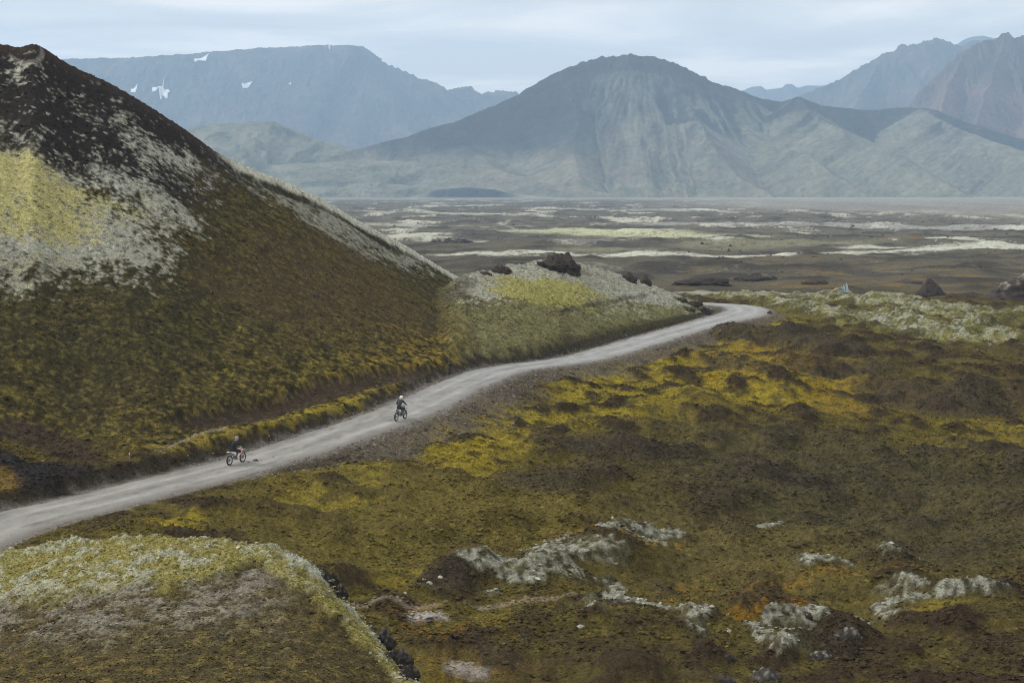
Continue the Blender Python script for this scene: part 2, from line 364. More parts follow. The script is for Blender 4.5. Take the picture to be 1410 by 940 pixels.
# valley
paint(ss(-0.15, 0.5, n2 + n1 * 0.5 + n3 * 0.4), HEATH, 0.6)
paint(ss(0.0, 0.5, -n2 + n3 * 0.5 + 0.1), DKOLIVE, 0.6)
slope_n = np.clip(humm * 2.2, 0, 1)
paint(valley * ss(0.2, 0.8, slope_n + 0.35 * n3), HEATH, 0.85)
paint(poly_mask([(380, 700), (600, 640), (760, 650), (850, 700), (820, 740), (640, 780), (460, 800)], 4, 1.5), rgb(0.115, 0.095, 0.022), 0.6)
paint(poly_mask([(860, 700), (1100, 720), (1200, 760), (1100, 800), (900, 790)], 4, 1.5), rgb(0.10, 0.082, 0.03), 0.5)
for pts, f, c, s in [
    ([(740, 560), (800, 500), (900, 480), (1010, 460), (1100, 490), (1190, 520), (1120, 570), (960, 560), (840, 590), (760, 580)], 5, YEL, 0.85),
    ([(940, 500), (1040, 480), (1160, 505), (1260, 540), (1200, 575), (1050, 545), (950, 530)], 4, rgb(0.24, 0.155, 0.014), 0.45),
    ([(560, 600), (650, 560), (740, 560), (790, 600), (740, 640), (640, 650), (560, 640)], 3, YEL, 0.75),
    ([(380, 660), (470, 640), (560, 640), (560, 690), (430, 710), (350, 700)], 2, YEL, 0.45),
    ([(200, 718), (250, 700), (300, 712), (300, 732), (220, 735)], 1.0, YEL, 0.8),
    ([(1230, 560), (1410, 560), (1560, 600), (1500, 650), (1300, 640), (1200, 600)], 5, YEL, 0.45),
    ([(1060, 430), (1110, 440), (1100, 455), (1050, 448)], 3, YEL, 0.8),
    ([(430, 800), (520, 790), (590, 800), (560, 815), (440, 815)], 1.2, YEL, 0.45),
    ([(640, 850), (700, 850), (720, 880), (640, 880)], 1.0, YEL, 0.35),
    ([(1220, 845), (1310, 832), (1330, 845), (1260, 860)], 1, YEL, 0.5)]:
    m = poly_mask(pts, f, 1.0)
    paint(m * ss(-0.45, 0.35, n3 - slope_n * 0.7 + n2 * 0.6 + 0.15), c, s)
# ochre seeps
for pts, r0, r1, s in [([(1020, 478), (1080, 492), (1130, 520), (1180, 530)], 0.8, 3, 0.9), ([(780, 750), (820, 745), (870, 762), (930, 756)], 0.5, 1.6, 0.8), ([(640, 770), (700, 762)], 0.3, 1.2, 0.6), ([(1000, 838), (1040, 830), (1090, 822)], 0.4, 1.4, 0.8), ([(1030, 850), (1020, 835)], 0.5, 1.3, 0.8),
                       ([(1090, 880), (1100, 862), (1130, 845)], 0.3, 0.9, 0.8), ([(900, 820), (990, 815), (1100, 800), (1250, 795), (1400, 800)], 0.2, 1.0, 0.55), ([(690, 797)], 0.3, 0.9, 0.8), ([(575, 850), (640, 900), (700, 925)], 0.5, 2.2, 0.5), ([(1090, 405), (1300, 403)], 1, 5, 0.5), ([(1230, 398), (1380, 402)], 2, 8, 0.5), ([(940, 790), (975, 788)], 0.3, 1.0, 0.6), ([(600, 945), (590, 925)], 0.8, 1.6, 0.5)]:
    paint(line_mask(pts, r0, r1, 0.8) * ss(-0.3, 0.4, n4 * 0.7 + n3 * 0.6), GOLD * 0.85, s * 0.7)
# pale worn path across the lower field
paint(line_mask([(470, 826), (520, 830), (580, 833), (660, 832), (760, 828), (880, 822)], 0.15, 0.55, 0.3), rgb(0.19, 0.155, 0.11), 0.7)
paint(line_mask([(575, 850), (600, 848)], 0.3, 0.8, 0.5), rgb(0.30, 0.28, 0.26), 0.8); paint(line_mask([(620, 928), (660, 930)], 0.3, 0.8, 0.6), rgb(0.28, 0.25, 0.23), 0.7)
# heath tract lower right, darkened further by a painted-in cloud shadow
paint(poly_mask([(850, 620), (1000, 590), (1200, 610), (1410, 620), (1600, 650), (1600, 800), (1300, 790), (1100, 750), (950, 690)], 8, 1.5), rgb(0.058, 0.052, 0.028), 0.62)
paint(poly_mask([(720, 870), (900, 870), (1100, 880), (1410, 850), (1600, 860), (1600, 960), (700, 960)], 4, 1.5) * ss(-0.6, 0.3, n2 + n3 * 0.5), HEATH, 0.75)
for a in [([(1005, 465), (1090, 475), (1150, 492)], 3, 7), ([(990, 503), (1050, 513)], 1, 5), ([(1100, 508), (1190, 512)], 1, 5), ([(1230, 545), (1330, 566)], 2, 6), ([(1380, 565), (1460, 572)], 2, 6), ([(760, 622), (840, 618), (920, 628)], 1.0, 3.5), ([(730, 672), (800, 664)], 1, 4), ([(1040, 660), (1120, 668)], 1, 3.5), ([(1150, 893), (1180, 890)], 0.6, 1.8), ([(680, 905), (700, 910)], 0.8, 2.0), ([(600, 818), (630, 816)], 0.6, 1.7), ([(1160, 430), (1180, 432)], 1, 3)]:
    paint(line_mask(*a, 1.2), rgb(0.050, 0.040, 0.028), 0.75)
paint(ss(0.1, 0.5, lichen), rgb(0.085, 0.080, 0.045), 0.75)
lm = lichen * 0.95 - 0.30 + n4 * 0.6 + n3 * 0.6 + n2 * 0.3
paint(ss(0.28, 0.75, lm) * ss(0.1, 0.4, lichen), rgb(0.24, 0.245, 0.20), 0.8)
lc2 = fbm(XX / 0.8, YY / 0.8, 2, 91); paint(ss(0.1, 0.5, lichen) * ss(0.05, 0.45, -0.6 * lc2 - 0.8 * n4), rgb(0.055, 0.048, 0.030), 0.75)  # crevice darkness painted into the colour where the lichen relief dips
pm = pale_r * 0.8 + n3 * 0.6 + n2 * 0.7 + n4 * 0.45 - 0.12
paint(pale_r, rgb(0.12, 0.12, 0.035), 0.7); paint(pale_r * ss(0, 0.4, n2), rgb(0.22, 0.22, 0.06), 0.6)
paint(ss(0.35, 1.0, pm) * ss(0.05, 0.4, pale_r), rgb(0.27, 0.275, 0.225), 0.8)
lc3 = fbm(XX / 1.6, YY / 1.6, 2, 92); paint(ss(0.05, 0.4, pale_r) * ss(0.05, 0.45, -lc3 - 0.3 * n4), rgb(0.055, 0.050, 0.032), 0.7); paint(ss(0.05, 0.4, pale_r) * ss(0.1, 0.5, n2 - 0.5 * n3), rgb(0.17, 0.155, 0.04), 0.6)  # crevices of the pale ridge painted dark the same way, then yellow moss
# plain beyond 300 m
pl = far * (1 - onhill) * (1 - onkn)
paint(pl, rgb(0.088, 0.079, 0.054)); paint(pl * ss(-0.3, 0.4, n1 + L2), rgb(0.056, 0.049, 0.037), 0.8); paint(pl * ss(0.0, 0.5, -n1 + n2 * 0.5) * (1 - ss(420, 700, YY)) * ss(900, 1000, PX), rgb(0.17, 0.105, 0.03), 0.6)
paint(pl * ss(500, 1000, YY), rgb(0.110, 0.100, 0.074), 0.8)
paint(pl * ss(0.0, 0.4, L2 + 0.3 * n2) , rgb(0.044, 0.039, 0.030), 0.8)
cover = L1 * 0.6 + fbm(XX / 45, YY / 200, 3, 151) * 0.9
paint(pl * ss(0.30, 0.55, cover + 0.25 * n2 + 0.2 * n3) * ss(430, 600, YY), rgb(0.42, 0.42, 0.34), 0.85)
for pts, r0, r1, c, s in [
    ([(840, 345), (930, 343), (1010, 337), (1130, 335)], 14, 34, rgb(0.20, 0.195, 0.12), 0.7), ([(640, 350), (760, 350), (940, 352), (1060, 354), (1200, 346), (1390, 343)], 6, 16, PALE * 1.05, 0.95),
    ([(780, 318), (880, 322), (960, 326)], 20, 60, rgb(0.34, 0.35, 0.22), 0.85), ([(605, 330), (635, 332)], 8, 18, PALE, 0.9), ([(1200, 340), (1390, 342)], 6, 20, PALE, 0.9), ([(520, 292), (620, 294), (720, 296)], 10, 30, PALE, 0.7), ([(520, 309), (620, 312), (700, 312)], 8, 22, PALE, 0.6),
    ([(940, 308), (1100, 310), (1300, 314), (1480, 316)], 20, 70, rgb(0.30, 0.30, 0.28), 0.6), ([(1180, 291), (1300, 293)], 10, 40, PALE, 0.8), ([(940, 290), (1010, 292)], 15, 40, PALE, 0.6), ([(770, 288), (880, 290)], 15, 40, PALE, 0.5),
    ([(930, 375), (1000, 380), (1060, 378)], 3, 9, rgb(0.045, 0.04, 0.036), 0.9), ([(640, 322), (720, 330), (800, 335), (900, 340)], 8, 28, rgb(0.06, 0.055, 0.048), 0.75), ([(900, 345), (1000, 340)], 3, 10, rgb(0.05, 0.05, 0.04), 0.5),
    ([(1240, 333), (1275, 334)], 3, 12, GOLD, 0.5), ([(1050, 410), (1020, 408), (960, 405)], 3, 8, PALE, 0.5), ([(1180, 296), (1130, 291)], 6, 25, rgb(0.05, 0.05, 0.05), 0.6)]:
    m = line_mask(pts, r0, r1, 3.5); paint(m * ss(-0.75, 0.05, L2 * 0.5 + n2 * 0.8 + n3 * 0.4), np.minimum(c * (1.2 if c[0] > 0.25 else 1), 0.6), s)
# sand flat at the foot of the mountains
flat = ss(1700, 2300, YY + (PX - 1000) * 1.6 + WX * 200) * (1 - onhill)
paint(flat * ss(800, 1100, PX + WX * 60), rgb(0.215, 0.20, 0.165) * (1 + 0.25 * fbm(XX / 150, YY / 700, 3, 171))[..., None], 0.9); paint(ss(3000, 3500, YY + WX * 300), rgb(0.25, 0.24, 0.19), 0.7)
# --- hill
hc = np.empty(XX.shape + (3,), np.float32); keep = col; col = hc; col[:] = DKOLIVE
paint(ss(-0.2, 0.5, n2 * 0.5 + n3 + n1 * 0.6), OLIVE, 0.55)
paint(ss(0.05, 0.6, n4 + 0.4 * n3) , rgb(0.15, 0.125, 0.03), 0.5); paint(ss(0.25, 0.7, spk - 0.2 * n3), rgb(0.030, 0.028, 0.016), 0.7)
low = (1 - ss(0.06, 0.36, th + n2 * 0.10)) * (0.35 + 0.65 * ss(250, 480, PX))
paint(low * ss(-0.3, 0.5, n3 * 0.6 + n4), rgb(0.17, 0.135, 0.024), 0.6)
paint(poly_mask([(420, 560), (560, 460), (650, 430), (640, 500), (520, 545)], 4, 1.5) * ss(-0.1, 0.5, n3 + n4), rgb(0.22, 0.145, 0.018), 0.6)
paint(poly_mask([(0, 400), (120, 380), (300, 420), (420, 380), (300, 470), (120, 560), (0, 540)], 8, 2.0), rgb(0.045, 0.043, 0.022), 0.45)
paint(poly_mask([(280, 380), (420, 300), (520, 360), (640, 430), (520, 470), (380, 450)], 7, 2.0), rgb(0.085, 0.062, 0.028), 0.5)
pst = fbm(XX / 1.0, YY / 3.0, 3, 161)
for pts, f, c, s, th0 in [
    ([(-160, 130), (-160, 30), (0, 55), (50, 62), (140, 110), (300, 206), (350, 240), (310, 255), (250, 262), (215, 280), (175, 268), (100, 222), (0, 182)], 2.5, SCREE, 0.95, -1.0),
    ([(-160, 160), (0, 188), (60, 205), (110, 235), (170, 290), (220, 330), (200, 370), (80, 385), (-160, 395)], 3.2, PALE * 0.85, 0.85, -0.5),
    ([(-160, 170), (0, 205), (50, 215), (90, 260), (180, 290), (100, 305), (0, 300), (-160, 300)], 2.5, YMOSS, 0.95, -1.0),
    ([(0, 330), (60, 335), (120, 350), (60, 380), (0, 385)], 3, YMOSS * 0.6, 0.6, 0.0),
    ([(90, 215), (180, 230), (260, 300), (220, 350), (170, 290), (110, 240)], 3, PALE * 0.9, 0.85, -0.05),
    ([(110, 140), (170, 155), (185, 180), (200, 190), (280, 220), (330, 262), (280, 270), (200, 240), (180, 205), (130, 170)], 2.2, PALE * 0.9, 0.9, 0.05),
    ([(30, 95), (60, 100), (75, 130), (45, 120)], 1.2, PALE, 0.9, 0.1),
    ([(300, 212), (350, 240), (430, 283), (520, 325), (610, 372), (600, 385), (500, 350), (420, 305), (340, 258)], 2.0, PALE * 0.7, 0.75, 0.25),
    ([(180, 190), (240, 215), (280, 250), (240, 260)], 2, PALE * 0.8, 0.8, 0.3)]:
    m = poly_mask(pts, f * 2.2, 1.4); paint(ss(0.30, 0.85, m - 0.30 * (th0 + 0.5) + 0.75 * (n3 * 0.4 + n4 * 0.6 + pst * 0.4 + n2 * 0.2) * ss(0, 0.3, m)) * (m > 0.02), c, s)
scat = poly_mask([(0, 90), (60, 80), (300, 230), (250, 300), (100, 220), (0, 180)], 3, 1)
paint(scat * ss(0.35, 0.6, n3 * 0.7 + n4 * 0.6), PALE * 0.8, 0.8)
paint(np.exp(-((dcrest + 2.5) / 1.2) ** 2) * ss(320, 370, PX), rgb(0.035, 0.032, 0.025), 0.85)
paint(ss(-1.5, -1.0, dcrest + 0.3 * n3) * ss(285, 330, PX + 10 * n2), PALE * 1.1, 1.0)
paint((1 - ss(0.5, 3, -dcrest + n3)) * (1 - ss(290, 330, PX)), rgb(0.05, 0.035, 0.028), 0.7)
paint(line_mask([(15, 78), (35, 86), (50, 86), (58, 80), (58, 72)], 0.08, 0.35, 0), rgb(0.22, 0.2, 0.18), 0.6)
paint(track * ss(-0.9, 0, n3), rgb(0.055, 0.040, 0.030), 0.9)
paint(poly_mask([(110, 625), (200, 625), (330, 592), (480, 550), (610, 508), (640, 492), (610, 525), (480, 570), (330, 605), (200, 632)], 0.8, 0.3) * ss(-0.6, 0.2, n3 + n4), rgb(0.24, 0.19, 0.025), 0.85)
paint(poly_mask([(120, 622), (200, 612), (330, 580), (330, 600), (200, 632), (130, 632)], 0.8, 0.3) * ss(-0.3, 0.3, n3 + n4), rgb(0.20, 0.15, 0.03), 0.7)
paint(line_mask([(188, 634), (225, 618), (270, 600), (312, 589)], 0.05, 0.22, 0.05), rgb(0.20, 0.18, 0.13), 0.75)
hc = col; col = keep
keep = col; col = np.empty(XX.shape + (3,), np.float32); col[:] = rgb(0.115, 0.105, 0.045)
paint(ss(-0.3, 0.4, n3 + n4 * 0.5), rgb(0.16, 0.16, 0.07), 0.6)
for pts, f, c, s, th0 in [
    ([(600, 385), (680, 365), (760, 352), (830, 366), (900, 388), (960, 412), (960, 425), (880, 425), (800, 420), (720, 415), (640, 415)], 3, PALE * 0.85, 0.85, -0.2),
    ([(665, 388), (700, 378), (760, 382), (830, 400), (850, 415), (760, 428), (700, 412)], 2.2, rgb(0.235, 0.220, 0.060), 0.9, -0.35),
    ([(790, 428), (880, 420), (930, 428), (850, 440), (790, 440)], 2, rgb(0.2, 0.2, 0.12), 0.6, -0.2),
    ([(740, 366), (790, 368), (830, 380), (780, 382)], 1.5, rgb(0.13, 0.10, 0.07), 0.8, -0.4)]:
    m = poly_mask(pts, f * 1.8, 1.2); paint(ss(0.35, 0.7, m - 0.30 * (th0 + 0.5) + 0.8 * (n3 * 0.5 + n4 * 0.6) * ss(0, 0.3, m)) * (m > 0.02), c, s)
paint(ss(0.3, 0.6, spk), rgb(0.05, 0.048, 0.03), 0.5)
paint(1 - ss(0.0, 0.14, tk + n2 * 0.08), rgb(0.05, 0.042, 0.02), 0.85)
paint(line_mask([(770, 432), (830, 418), (890, 405)], 0.2, 0.8, 0.2), rgb(0.04, 0.035, 0.03), 0.6)
paint(line_mask([(625, 410), (632, 395), (645, 385)], 0.6, 2.0, 0.5), rgb(0.05, 0.04, 0.03), 0.6)
paint(ss(-1.5, 0.5, kcrest) * ss(-0.3, 0.3, n3 + n4), ROCKC, 0.7)
kc = col; col = keep
seam = np.exp(-((PX - 630) / 60) ** 2); bw = 0.6 + 2.2 * seam; nn = (n3 + n4 * 0.7 + n2) * seam * 1.5
oh = ss(-bw, bw, Zh - np.maximum(Zb - 2 * seam, Zk) + nn)[..., None]; ok = ss(-bw, bw, Zk - np.maximum(Zb - 2 * seam, Zh) - nn)[..., None]
tot = np.maximum(oh + ok, 1); oh = oh / tot; ok = ok / np.maximum(tot - oh * 0, 1)
col = col * (1 - oh - ok) + hc * oh + kc * ok
# dark cinder pull-off on the left, its mossy island, the hollow above
paint(poly_mask([(-160, 650), (0, 625), (60, 632), (130, 650), (190, 650), (120, 675), (60, 690), (0, 708), (-160, 760)], 1.0, 0.5), rgb(0.028, 0.025, 0.024), 0.95)
paint(poly_mask([(-60, 650), (10, 650), (28, 665), (20, 680), (0, 690), (-60, 700)], 0.5, 0.4), rgb(0.15, 0.10, 0.025), 0.8)
paint(line_mask([(-60, 585), (0, 590), (45, 597), (80, 610), (110, 628)], 0.8, 2.2, 0.4), rgb(0.05, 0.036, 0.026), 0.8)
# road side gravel
verge = 1 - ss(HALF + 0.1, HALF + 0.9, rd + n3 * 0.6)
paint(fill * (1 - ss(1.2, 6, rd - HALF + n3 * 1.6 + n2 * 1.5)) * ss(380, 520, PX), rgb(0.098, 0.083, 0.064), 0.85)
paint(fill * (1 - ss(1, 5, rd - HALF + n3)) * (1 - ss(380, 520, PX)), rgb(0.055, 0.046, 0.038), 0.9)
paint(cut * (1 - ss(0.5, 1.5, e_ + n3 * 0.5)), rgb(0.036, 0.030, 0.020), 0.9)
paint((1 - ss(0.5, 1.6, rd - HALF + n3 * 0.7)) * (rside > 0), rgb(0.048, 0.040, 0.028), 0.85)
paint(verge, GRAV * 1.1, 0.9)
col *= (1 + 0.22 * n4 + 0.10 * n3)[..., None]; lum = col.mean(-1, keepdims=True); col *= np.minimum((np.maximum(lum, 0.01) / 0.075) ** 0.24, 1.04); col = np.clip(col, 0.006, 0.8)

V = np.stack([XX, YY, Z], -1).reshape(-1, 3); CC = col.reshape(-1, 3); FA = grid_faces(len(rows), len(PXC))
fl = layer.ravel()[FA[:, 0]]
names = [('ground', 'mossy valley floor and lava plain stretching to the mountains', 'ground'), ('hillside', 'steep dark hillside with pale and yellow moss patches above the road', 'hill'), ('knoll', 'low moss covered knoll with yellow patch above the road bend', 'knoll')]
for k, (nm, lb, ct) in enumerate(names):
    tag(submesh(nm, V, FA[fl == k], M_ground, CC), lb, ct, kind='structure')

def ground_z(x, y):
    px = 705 + F * x / y; c = np.interp(px, PXC, np.arange(len(PXC))); r = np.interp(y, rows, np.arange(len(rows)))
    c0 = int(min(max(c, 0), len(PXC) - 2)); r0 = int(min(max(r, 0), len(rows) - 2)); fc = c - c0; fr = r - r0
    return float((Z[r0, c0] * (1 - fc) + Z[r0, c0 + 1] * fc) * (1 - fr) + (Z[r0 + 1, c0] * (1 - fc) + Z[r0 + 1, c0 + 1] * fc) * fr)
def at(px, py): return unproject(px, py, Z)

gx, gy = np.meshgrid(np.linspace(-5900, 5900, 60), np.linspace(-450, 11400, 60)); gz_ = np.where(gy > 1500, -2.5, -7.0)
tag(mesh_from('distant_ground', np.stack([gx, gy, gz_], -1).reshape(-1, 3), grid_faces(60, 60), M_ground, cols=np.tile(rgb(0.10, 0.09, 0.065), (3600, 1))), 'flat ground running on past the mountains to the horizon', 'ground', kind='structure')

# ------------------------------------------------------------------ road
RD = catmull(road_w, 0.5); tan = np.gradient(RD[:, :2], axis=0); tan /= np.linalg.norm(tan, axis=1)[:, None]; nor = np.c_[-tan[:, 1], tan[:, 0]]
NA = 25; ac = np.linspace(-1, 1, NA); sl = np.r_[0, np.cumsum(np.hypot(*np.diff(RD[:, :2], axis=0).T))]
AA, SS = np.meshgrid(ac, sl)
edge = HALF + 0.35 * fbm(SS / 3, AA * 0 + np.sign(AA) * 7, 3, 5) 
edge = edge + widen(0, RD[:, 1])[:, None]
OX = AA * edge
RX = RD[:, 0][:, None] + nor[:, 0][:, None] * OX; RY = RD[:, 1][:, None] + nor[:, 1][:, None] * OX
ruts = -0.05 * (np.exp(-((AA - 0.36) / 0.13) ** 2) + np.exp(-((AA + 0.36) / 0.13) ** 2))
RZ = RD[:, 2][:, None] + 0.05 * (1 - AA ** 2) + ruts + 0.012 * fbm(RX / 0.7, RY / 0.7, 3, 8) - 0.10 * ss(0.86, 1.0, np.abs(AA)) - 0.01
rc = np.empty(RX.shape + (3,), np.float32); rc[:] = rgb(0.265, 0.270, 0.262)
sn = fbm(SS / 6, AA * 2.2, 4, 15); sn2 = fbm(SS / 1.6, AA * 2.5, 3, 19)
wt = np.exp(-((AA - 0.36 + 0.05 * sn) / 0.13) ** 2) + np.exp(-((AA + 0.36 + 0.05 * sn) / 0.13) ** 2)
rc *= (0.74 + 0.24 * wt + 0.24 * sn + 0.16 * sn2 + 0.12 * fbm(RX / 0.5, RY / 0.5, 3, 29) + 0.12 * ss(120, 200, RY))[..., None]
rc *= 1 - 0.35 * ss(0.35, 0.7, fbm(SS / 2.5, AA * 2.5, 3, 35))[..., None]
rc *= np.array([1.0, 0.97, 0.92])[None, None] ** (1 - ss(110, 170, RY))[..., None]
ed = ss(0.72, 1.0, np.abs(AA) + 0.12 * sn2)[..., None]; rc = rc * (1 - ed) + GRAV * 1.15 * ed
M_road, t, b = new_mat('road_gravel', 0.85, 0.25)
a1 = N(t, 'ShaderNodeAttribute', attribute_name='cover'); g1 = N(t, 'ShaderNodeNewGeometry'); n_ = N(t, 'ShaderNodeTexNoise'); n_.inputs['Scale'].default_value = 9; n_.inputs['Detail'].default_value = 6; n_.inputs['Roughness'].default_value = 0.7
t.links.new(g1.outputs['Position'], n_.inputs['Vector']); r_ = N(t, 'ShaderNodeMapRange'); r_.inputs[1].default_value = 0.3; r_.inputs[2].default_value = 0.7; r_.inputs[3].default_value = 0.78; r_.inputs[4].default_value = 1.22
t.links.new(n_.outputs['Fac'], r_.inputs[0]); mu = N(t, 'ShaderNodeVectorMath', operation='SCALE'); t.links.new(a1.outputs['Color'], mu.inputs[0]); t.links.new(r_.outputs[0], mu.inputs['Scale']); t.links.new(mu.outputs[0], b.inputs['Base Color'])
bp = N(t, 'ShaderNodeBump'); bp.inputs['Distance'].default_value = 0.02; t.links.new(n_.outputs['Fac'], bp.inputs['Height']); t.links.new(bp.outputs[0], b.inputs['Normal'])
road = mesh_from('road', np.stack([RX, RY, RZ], -1).reshape(-1, 3), grid_faces(len(sl), NA), M_road, cols=np.clip(rc, 0, 1).reshape(-1, 3))
tag(road, 'pale grey gravel road winding from lower left to a bend', 'road', kind='structure')

# ------------------------------------------------------------------ near moss mound
MC = dict(px=[-160, 0, 60, 150, 250, 330, 370, 410, 440, 462, 500, 540, 575, 640], y=[800, 762, 748, 739, 738, 744, 753, 770, 790, 812, 855, 905, 945, 1010], d=[72, 70, 69, 67.5, 66, 64.5, 63.5, 62.5, 61.5, 60.5, 58.5, 56, 54, 50])
mp_ = np.linspace(-160, 640, 470); mr = np.concatenate([np.arange(24, 42, 1.0), np.arange(42, 73.5, 0.11), np.arange(73.5, 90, 0.8)])
MY, MPX = np.meshgrid(mr, mp_, indexing='ij'); MX = (MPX - 705) / F * MY
dc = sinterp(MPX, MC['px'], MC['d']); yc = sinterp(MPX, MC['px'], MC['y']); zc = HC + (HZ - yc) / F * dc
zn = HC + (HZ - 985) / F * 41
dd = dc - MY
t_ = np.clip(dd / np.maximum(dc - 41, 1), 0, 1)
MZ = zc + (zn - zc) * t_ ** 1.0 + 1.15 * np.sin(np.pi * t_) ** 1.2 * 0 
MZ += -0.55 * ss(0.10, 0.45, t_) * (1 - ss(0.6, 1.0, t_))            # shallow dish behind the mossy rim
MZ = np.where(MY > dc, zc - 0.9 * np.maximum(MY - dc - 0.6, 0) - 0.25 * (MY - dc), MZ)
MZ = np.where(MY < 41, zn + (41 - MY) * 0.20, MZ)
m3 = fbm(MX / 1.5, MY / 1.5, 3, 201); m4 = fbm(MX / 0.55, MY / 0.55, 2, 211); m5 = fbm(MX / 0.22, MY / 0.22, 2, 221); m2 = fbm(MX / 5, MY / 5, 3, 231)
rimw = interp(MPX, [-160, 0, 150, 300, 350, 400, 460, 560, 640], [10, 10.0, 9, 6.0, 3.0, 5.0, 4.5, 3.2, 3])
onrim = 1 - ss(rimw * 0.80, rimw * 1.0, dd + m3 * 1.1 + m2 * 1.6 + m4 * 0.4)
dcv = m3 * 0.5; MZ += ss(-2.5, -0.5, MY - dc) * (0.16 * m3 + 0.08 * m4)
MZ += onrim * (0.25 + np.abs(m4) * 0.12 + np.abs(m3) * 0.18 + m5 * 0.035) + (1 - onrim) * (np.abs(m4) * 0.10 + m5 * 0.035) + m3 * 0.10 - 0.36
mc = np.empty(MX.shape + (3,), np.float32)
def mpaint(m, c, s=1.0):
    global mc
    m = np.clip(m * s, 0, 1)[..., None]; mc = mc * (1 - m) + c * m
mc[:] = rgb(0.088, 0.070, 0.030)
mpaint(ss(-0.3, 0.4, m3 + m5), rgb(0.052, 0.046, 0.024), 0.7); mpaint(ss(0.1, 0.6, m4 + m5 * 0.5), rgb(0.16, 0.125, 0.04), 0.6)
gz = (1 - ss(rimw + 3.0, rimw + 8.5, dd + m3 * 1.2 + m2 * 1.5)) * (1 - ss(330, 430, MPX))
mpaint(gz * ss(-0.3, 0.5, m4 * 0.5 + m5 * 0.5 + m3 * 0.7 + m2 * 0.5), rgb(0.215, 0.20, 0.165), 0.75)
mpaint(gz * ss(0.1, 0.5, -m4 - m5 * 0.5), rgb(0.07, 0.06, 0.045), 0.6)
mpaint(onrim, rgb(0.205, 0.185, 0.060), 1); mpaint(onrim * ss(-0.1, 0.4, m4 * 0.8 + m5 * 0.4 + m3 * 0.8 + m2 * 0.5 - 0.25 + 0.5 * ss(2, 9, dd)), rgb(0.30, 0.31, 0.235), 0.85)
mpaint(onrim * ss(0.2, 0.55, -m5 - m4 * 0.4), rgb(0.12, 0.10, 0.035), 0.6)
mpaint(np.exp(-((MY - dc + 0.4) / 0.8) ** 2) * ss(360, 420, MPX) * ss(-0.5, 0.2, m3 + 0.5 * m4), rgb(0.31, 0.33, 0.29), 0.85)
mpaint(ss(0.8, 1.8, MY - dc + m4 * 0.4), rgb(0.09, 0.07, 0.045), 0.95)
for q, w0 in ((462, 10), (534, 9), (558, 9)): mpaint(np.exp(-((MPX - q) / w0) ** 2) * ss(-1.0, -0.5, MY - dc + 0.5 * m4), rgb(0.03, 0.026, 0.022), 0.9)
mpaint(onrim * ss(2.2, 3.2, dd + m3) * ss(340, 360, MPX) * ss(0, 0.4, m3), rgb(0.09, 0.08, 0.03), 0.6)
mc *= (1 + 0.2 * m5)[..., None]; lum = mc.mean(-1, keepdims=True); mc *= np.minimum((np.maximum(lum, 0.01) / 0.085) ** 0.3, 1.0)
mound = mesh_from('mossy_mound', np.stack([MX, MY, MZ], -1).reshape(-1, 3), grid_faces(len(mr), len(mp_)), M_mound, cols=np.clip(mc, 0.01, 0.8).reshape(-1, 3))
tag(mound, 'near rounded mound with pale green moss rim in the lower left corner', 'mound', kind='structure')

# ------------------------------------------------------------------ mountains
def mountain(name, label, ridges, pxr, dr, res, slope, colour, rough, seed, base_z=-2, cap=None):
    px = np.linspace(*pxr, res[0]); d = np.linspace(*dr, res[1]); D, P = np.meshgrid(d, px, indexing='ij'); X = (P - 705) / F * D
    Zm = np.full(X.shape, -200.0); idx = np.zeros(X.shape, int); st = np.zeros(X.shape); dist = np.zeros(X.shape)
    for ri, r in enumerate(ridges):
        pts, k = r['p'], r.get('k', slope)
        Wd = np.array([W(*p) for p in pts]); jg = r.get('j', 0); wob = rough * fbm(X / 90, D / 90, 3, seed)
        dd_, s_, sd_ = dist_poly(X + wob, D + wob, Wd)
        sg = np.r_[0, np.cumsum(np.hypot(*np.diff(Wd[:, :2], axis=0).T))]; zr = np.interp(s_, sg, Wd[:, 2]) + jg * np.abs(fbm(s_ / 28, s_ * 0 + 3.3, 3, seed + 4)) * ss(r.get('j0', 0), r.get('j0', 0) + 100, s_)
        cv = r.get('c', 0.0)
        q = np.maximum(dd_ - r.get('r', 0), 0)
        h = zr - k * q + cv * np.minimum(q, 900) ** 2
        ang = np.arctan2(X - np.interp(s_, sg, Wd[:, 0]), D - np.interp(s_, sg, Wd[:, 1]))
        u = s_ + ang * r.get('R', 160)
        gs = r.get('g', 40.0)
        gul = (1 - np.abs(fbm(u / gs, dd_ / (gs * 9), 3, seed + ri * 7 + 2)) * 2) 
        amp = r.get('a', 10) * ss(15, 220, dd_)
        h = h + (gul - 0.4) * amp - 4.5 * np.abs(fbm(u / 12, dd_ / 150, 2, seed + 5)) * ss(5, 60, dd_) * r.get('f', 1)
        m = h > Zm; idx = np.where(m, ri, idx); st = np.where(m, gul, st); dist = np.where(m, dd_, dist)
        Zm = smax(Zm, h, 14) if ri else h
    Zm = Zm + rough * 0.25 * fbm(X / 35, D / 35, 4, seed + 9)
    Zm = np.maximum(Zm, base_z - 3)
    global IDX; IDX = idx; c = colour(X, D, P, Zm, st, dist)
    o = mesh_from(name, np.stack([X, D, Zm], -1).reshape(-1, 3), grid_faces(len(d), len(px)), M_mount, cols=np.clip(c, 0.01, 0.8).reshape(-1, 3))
    tag(o, label, 'mountain' if 'mountain' in name else 'hill', kind='structure'); return o, px, d, Zm
def mixc(c, m, k): m = np.clip(m, 0, 1)[..., None]; return c * (1 - m) + k * m
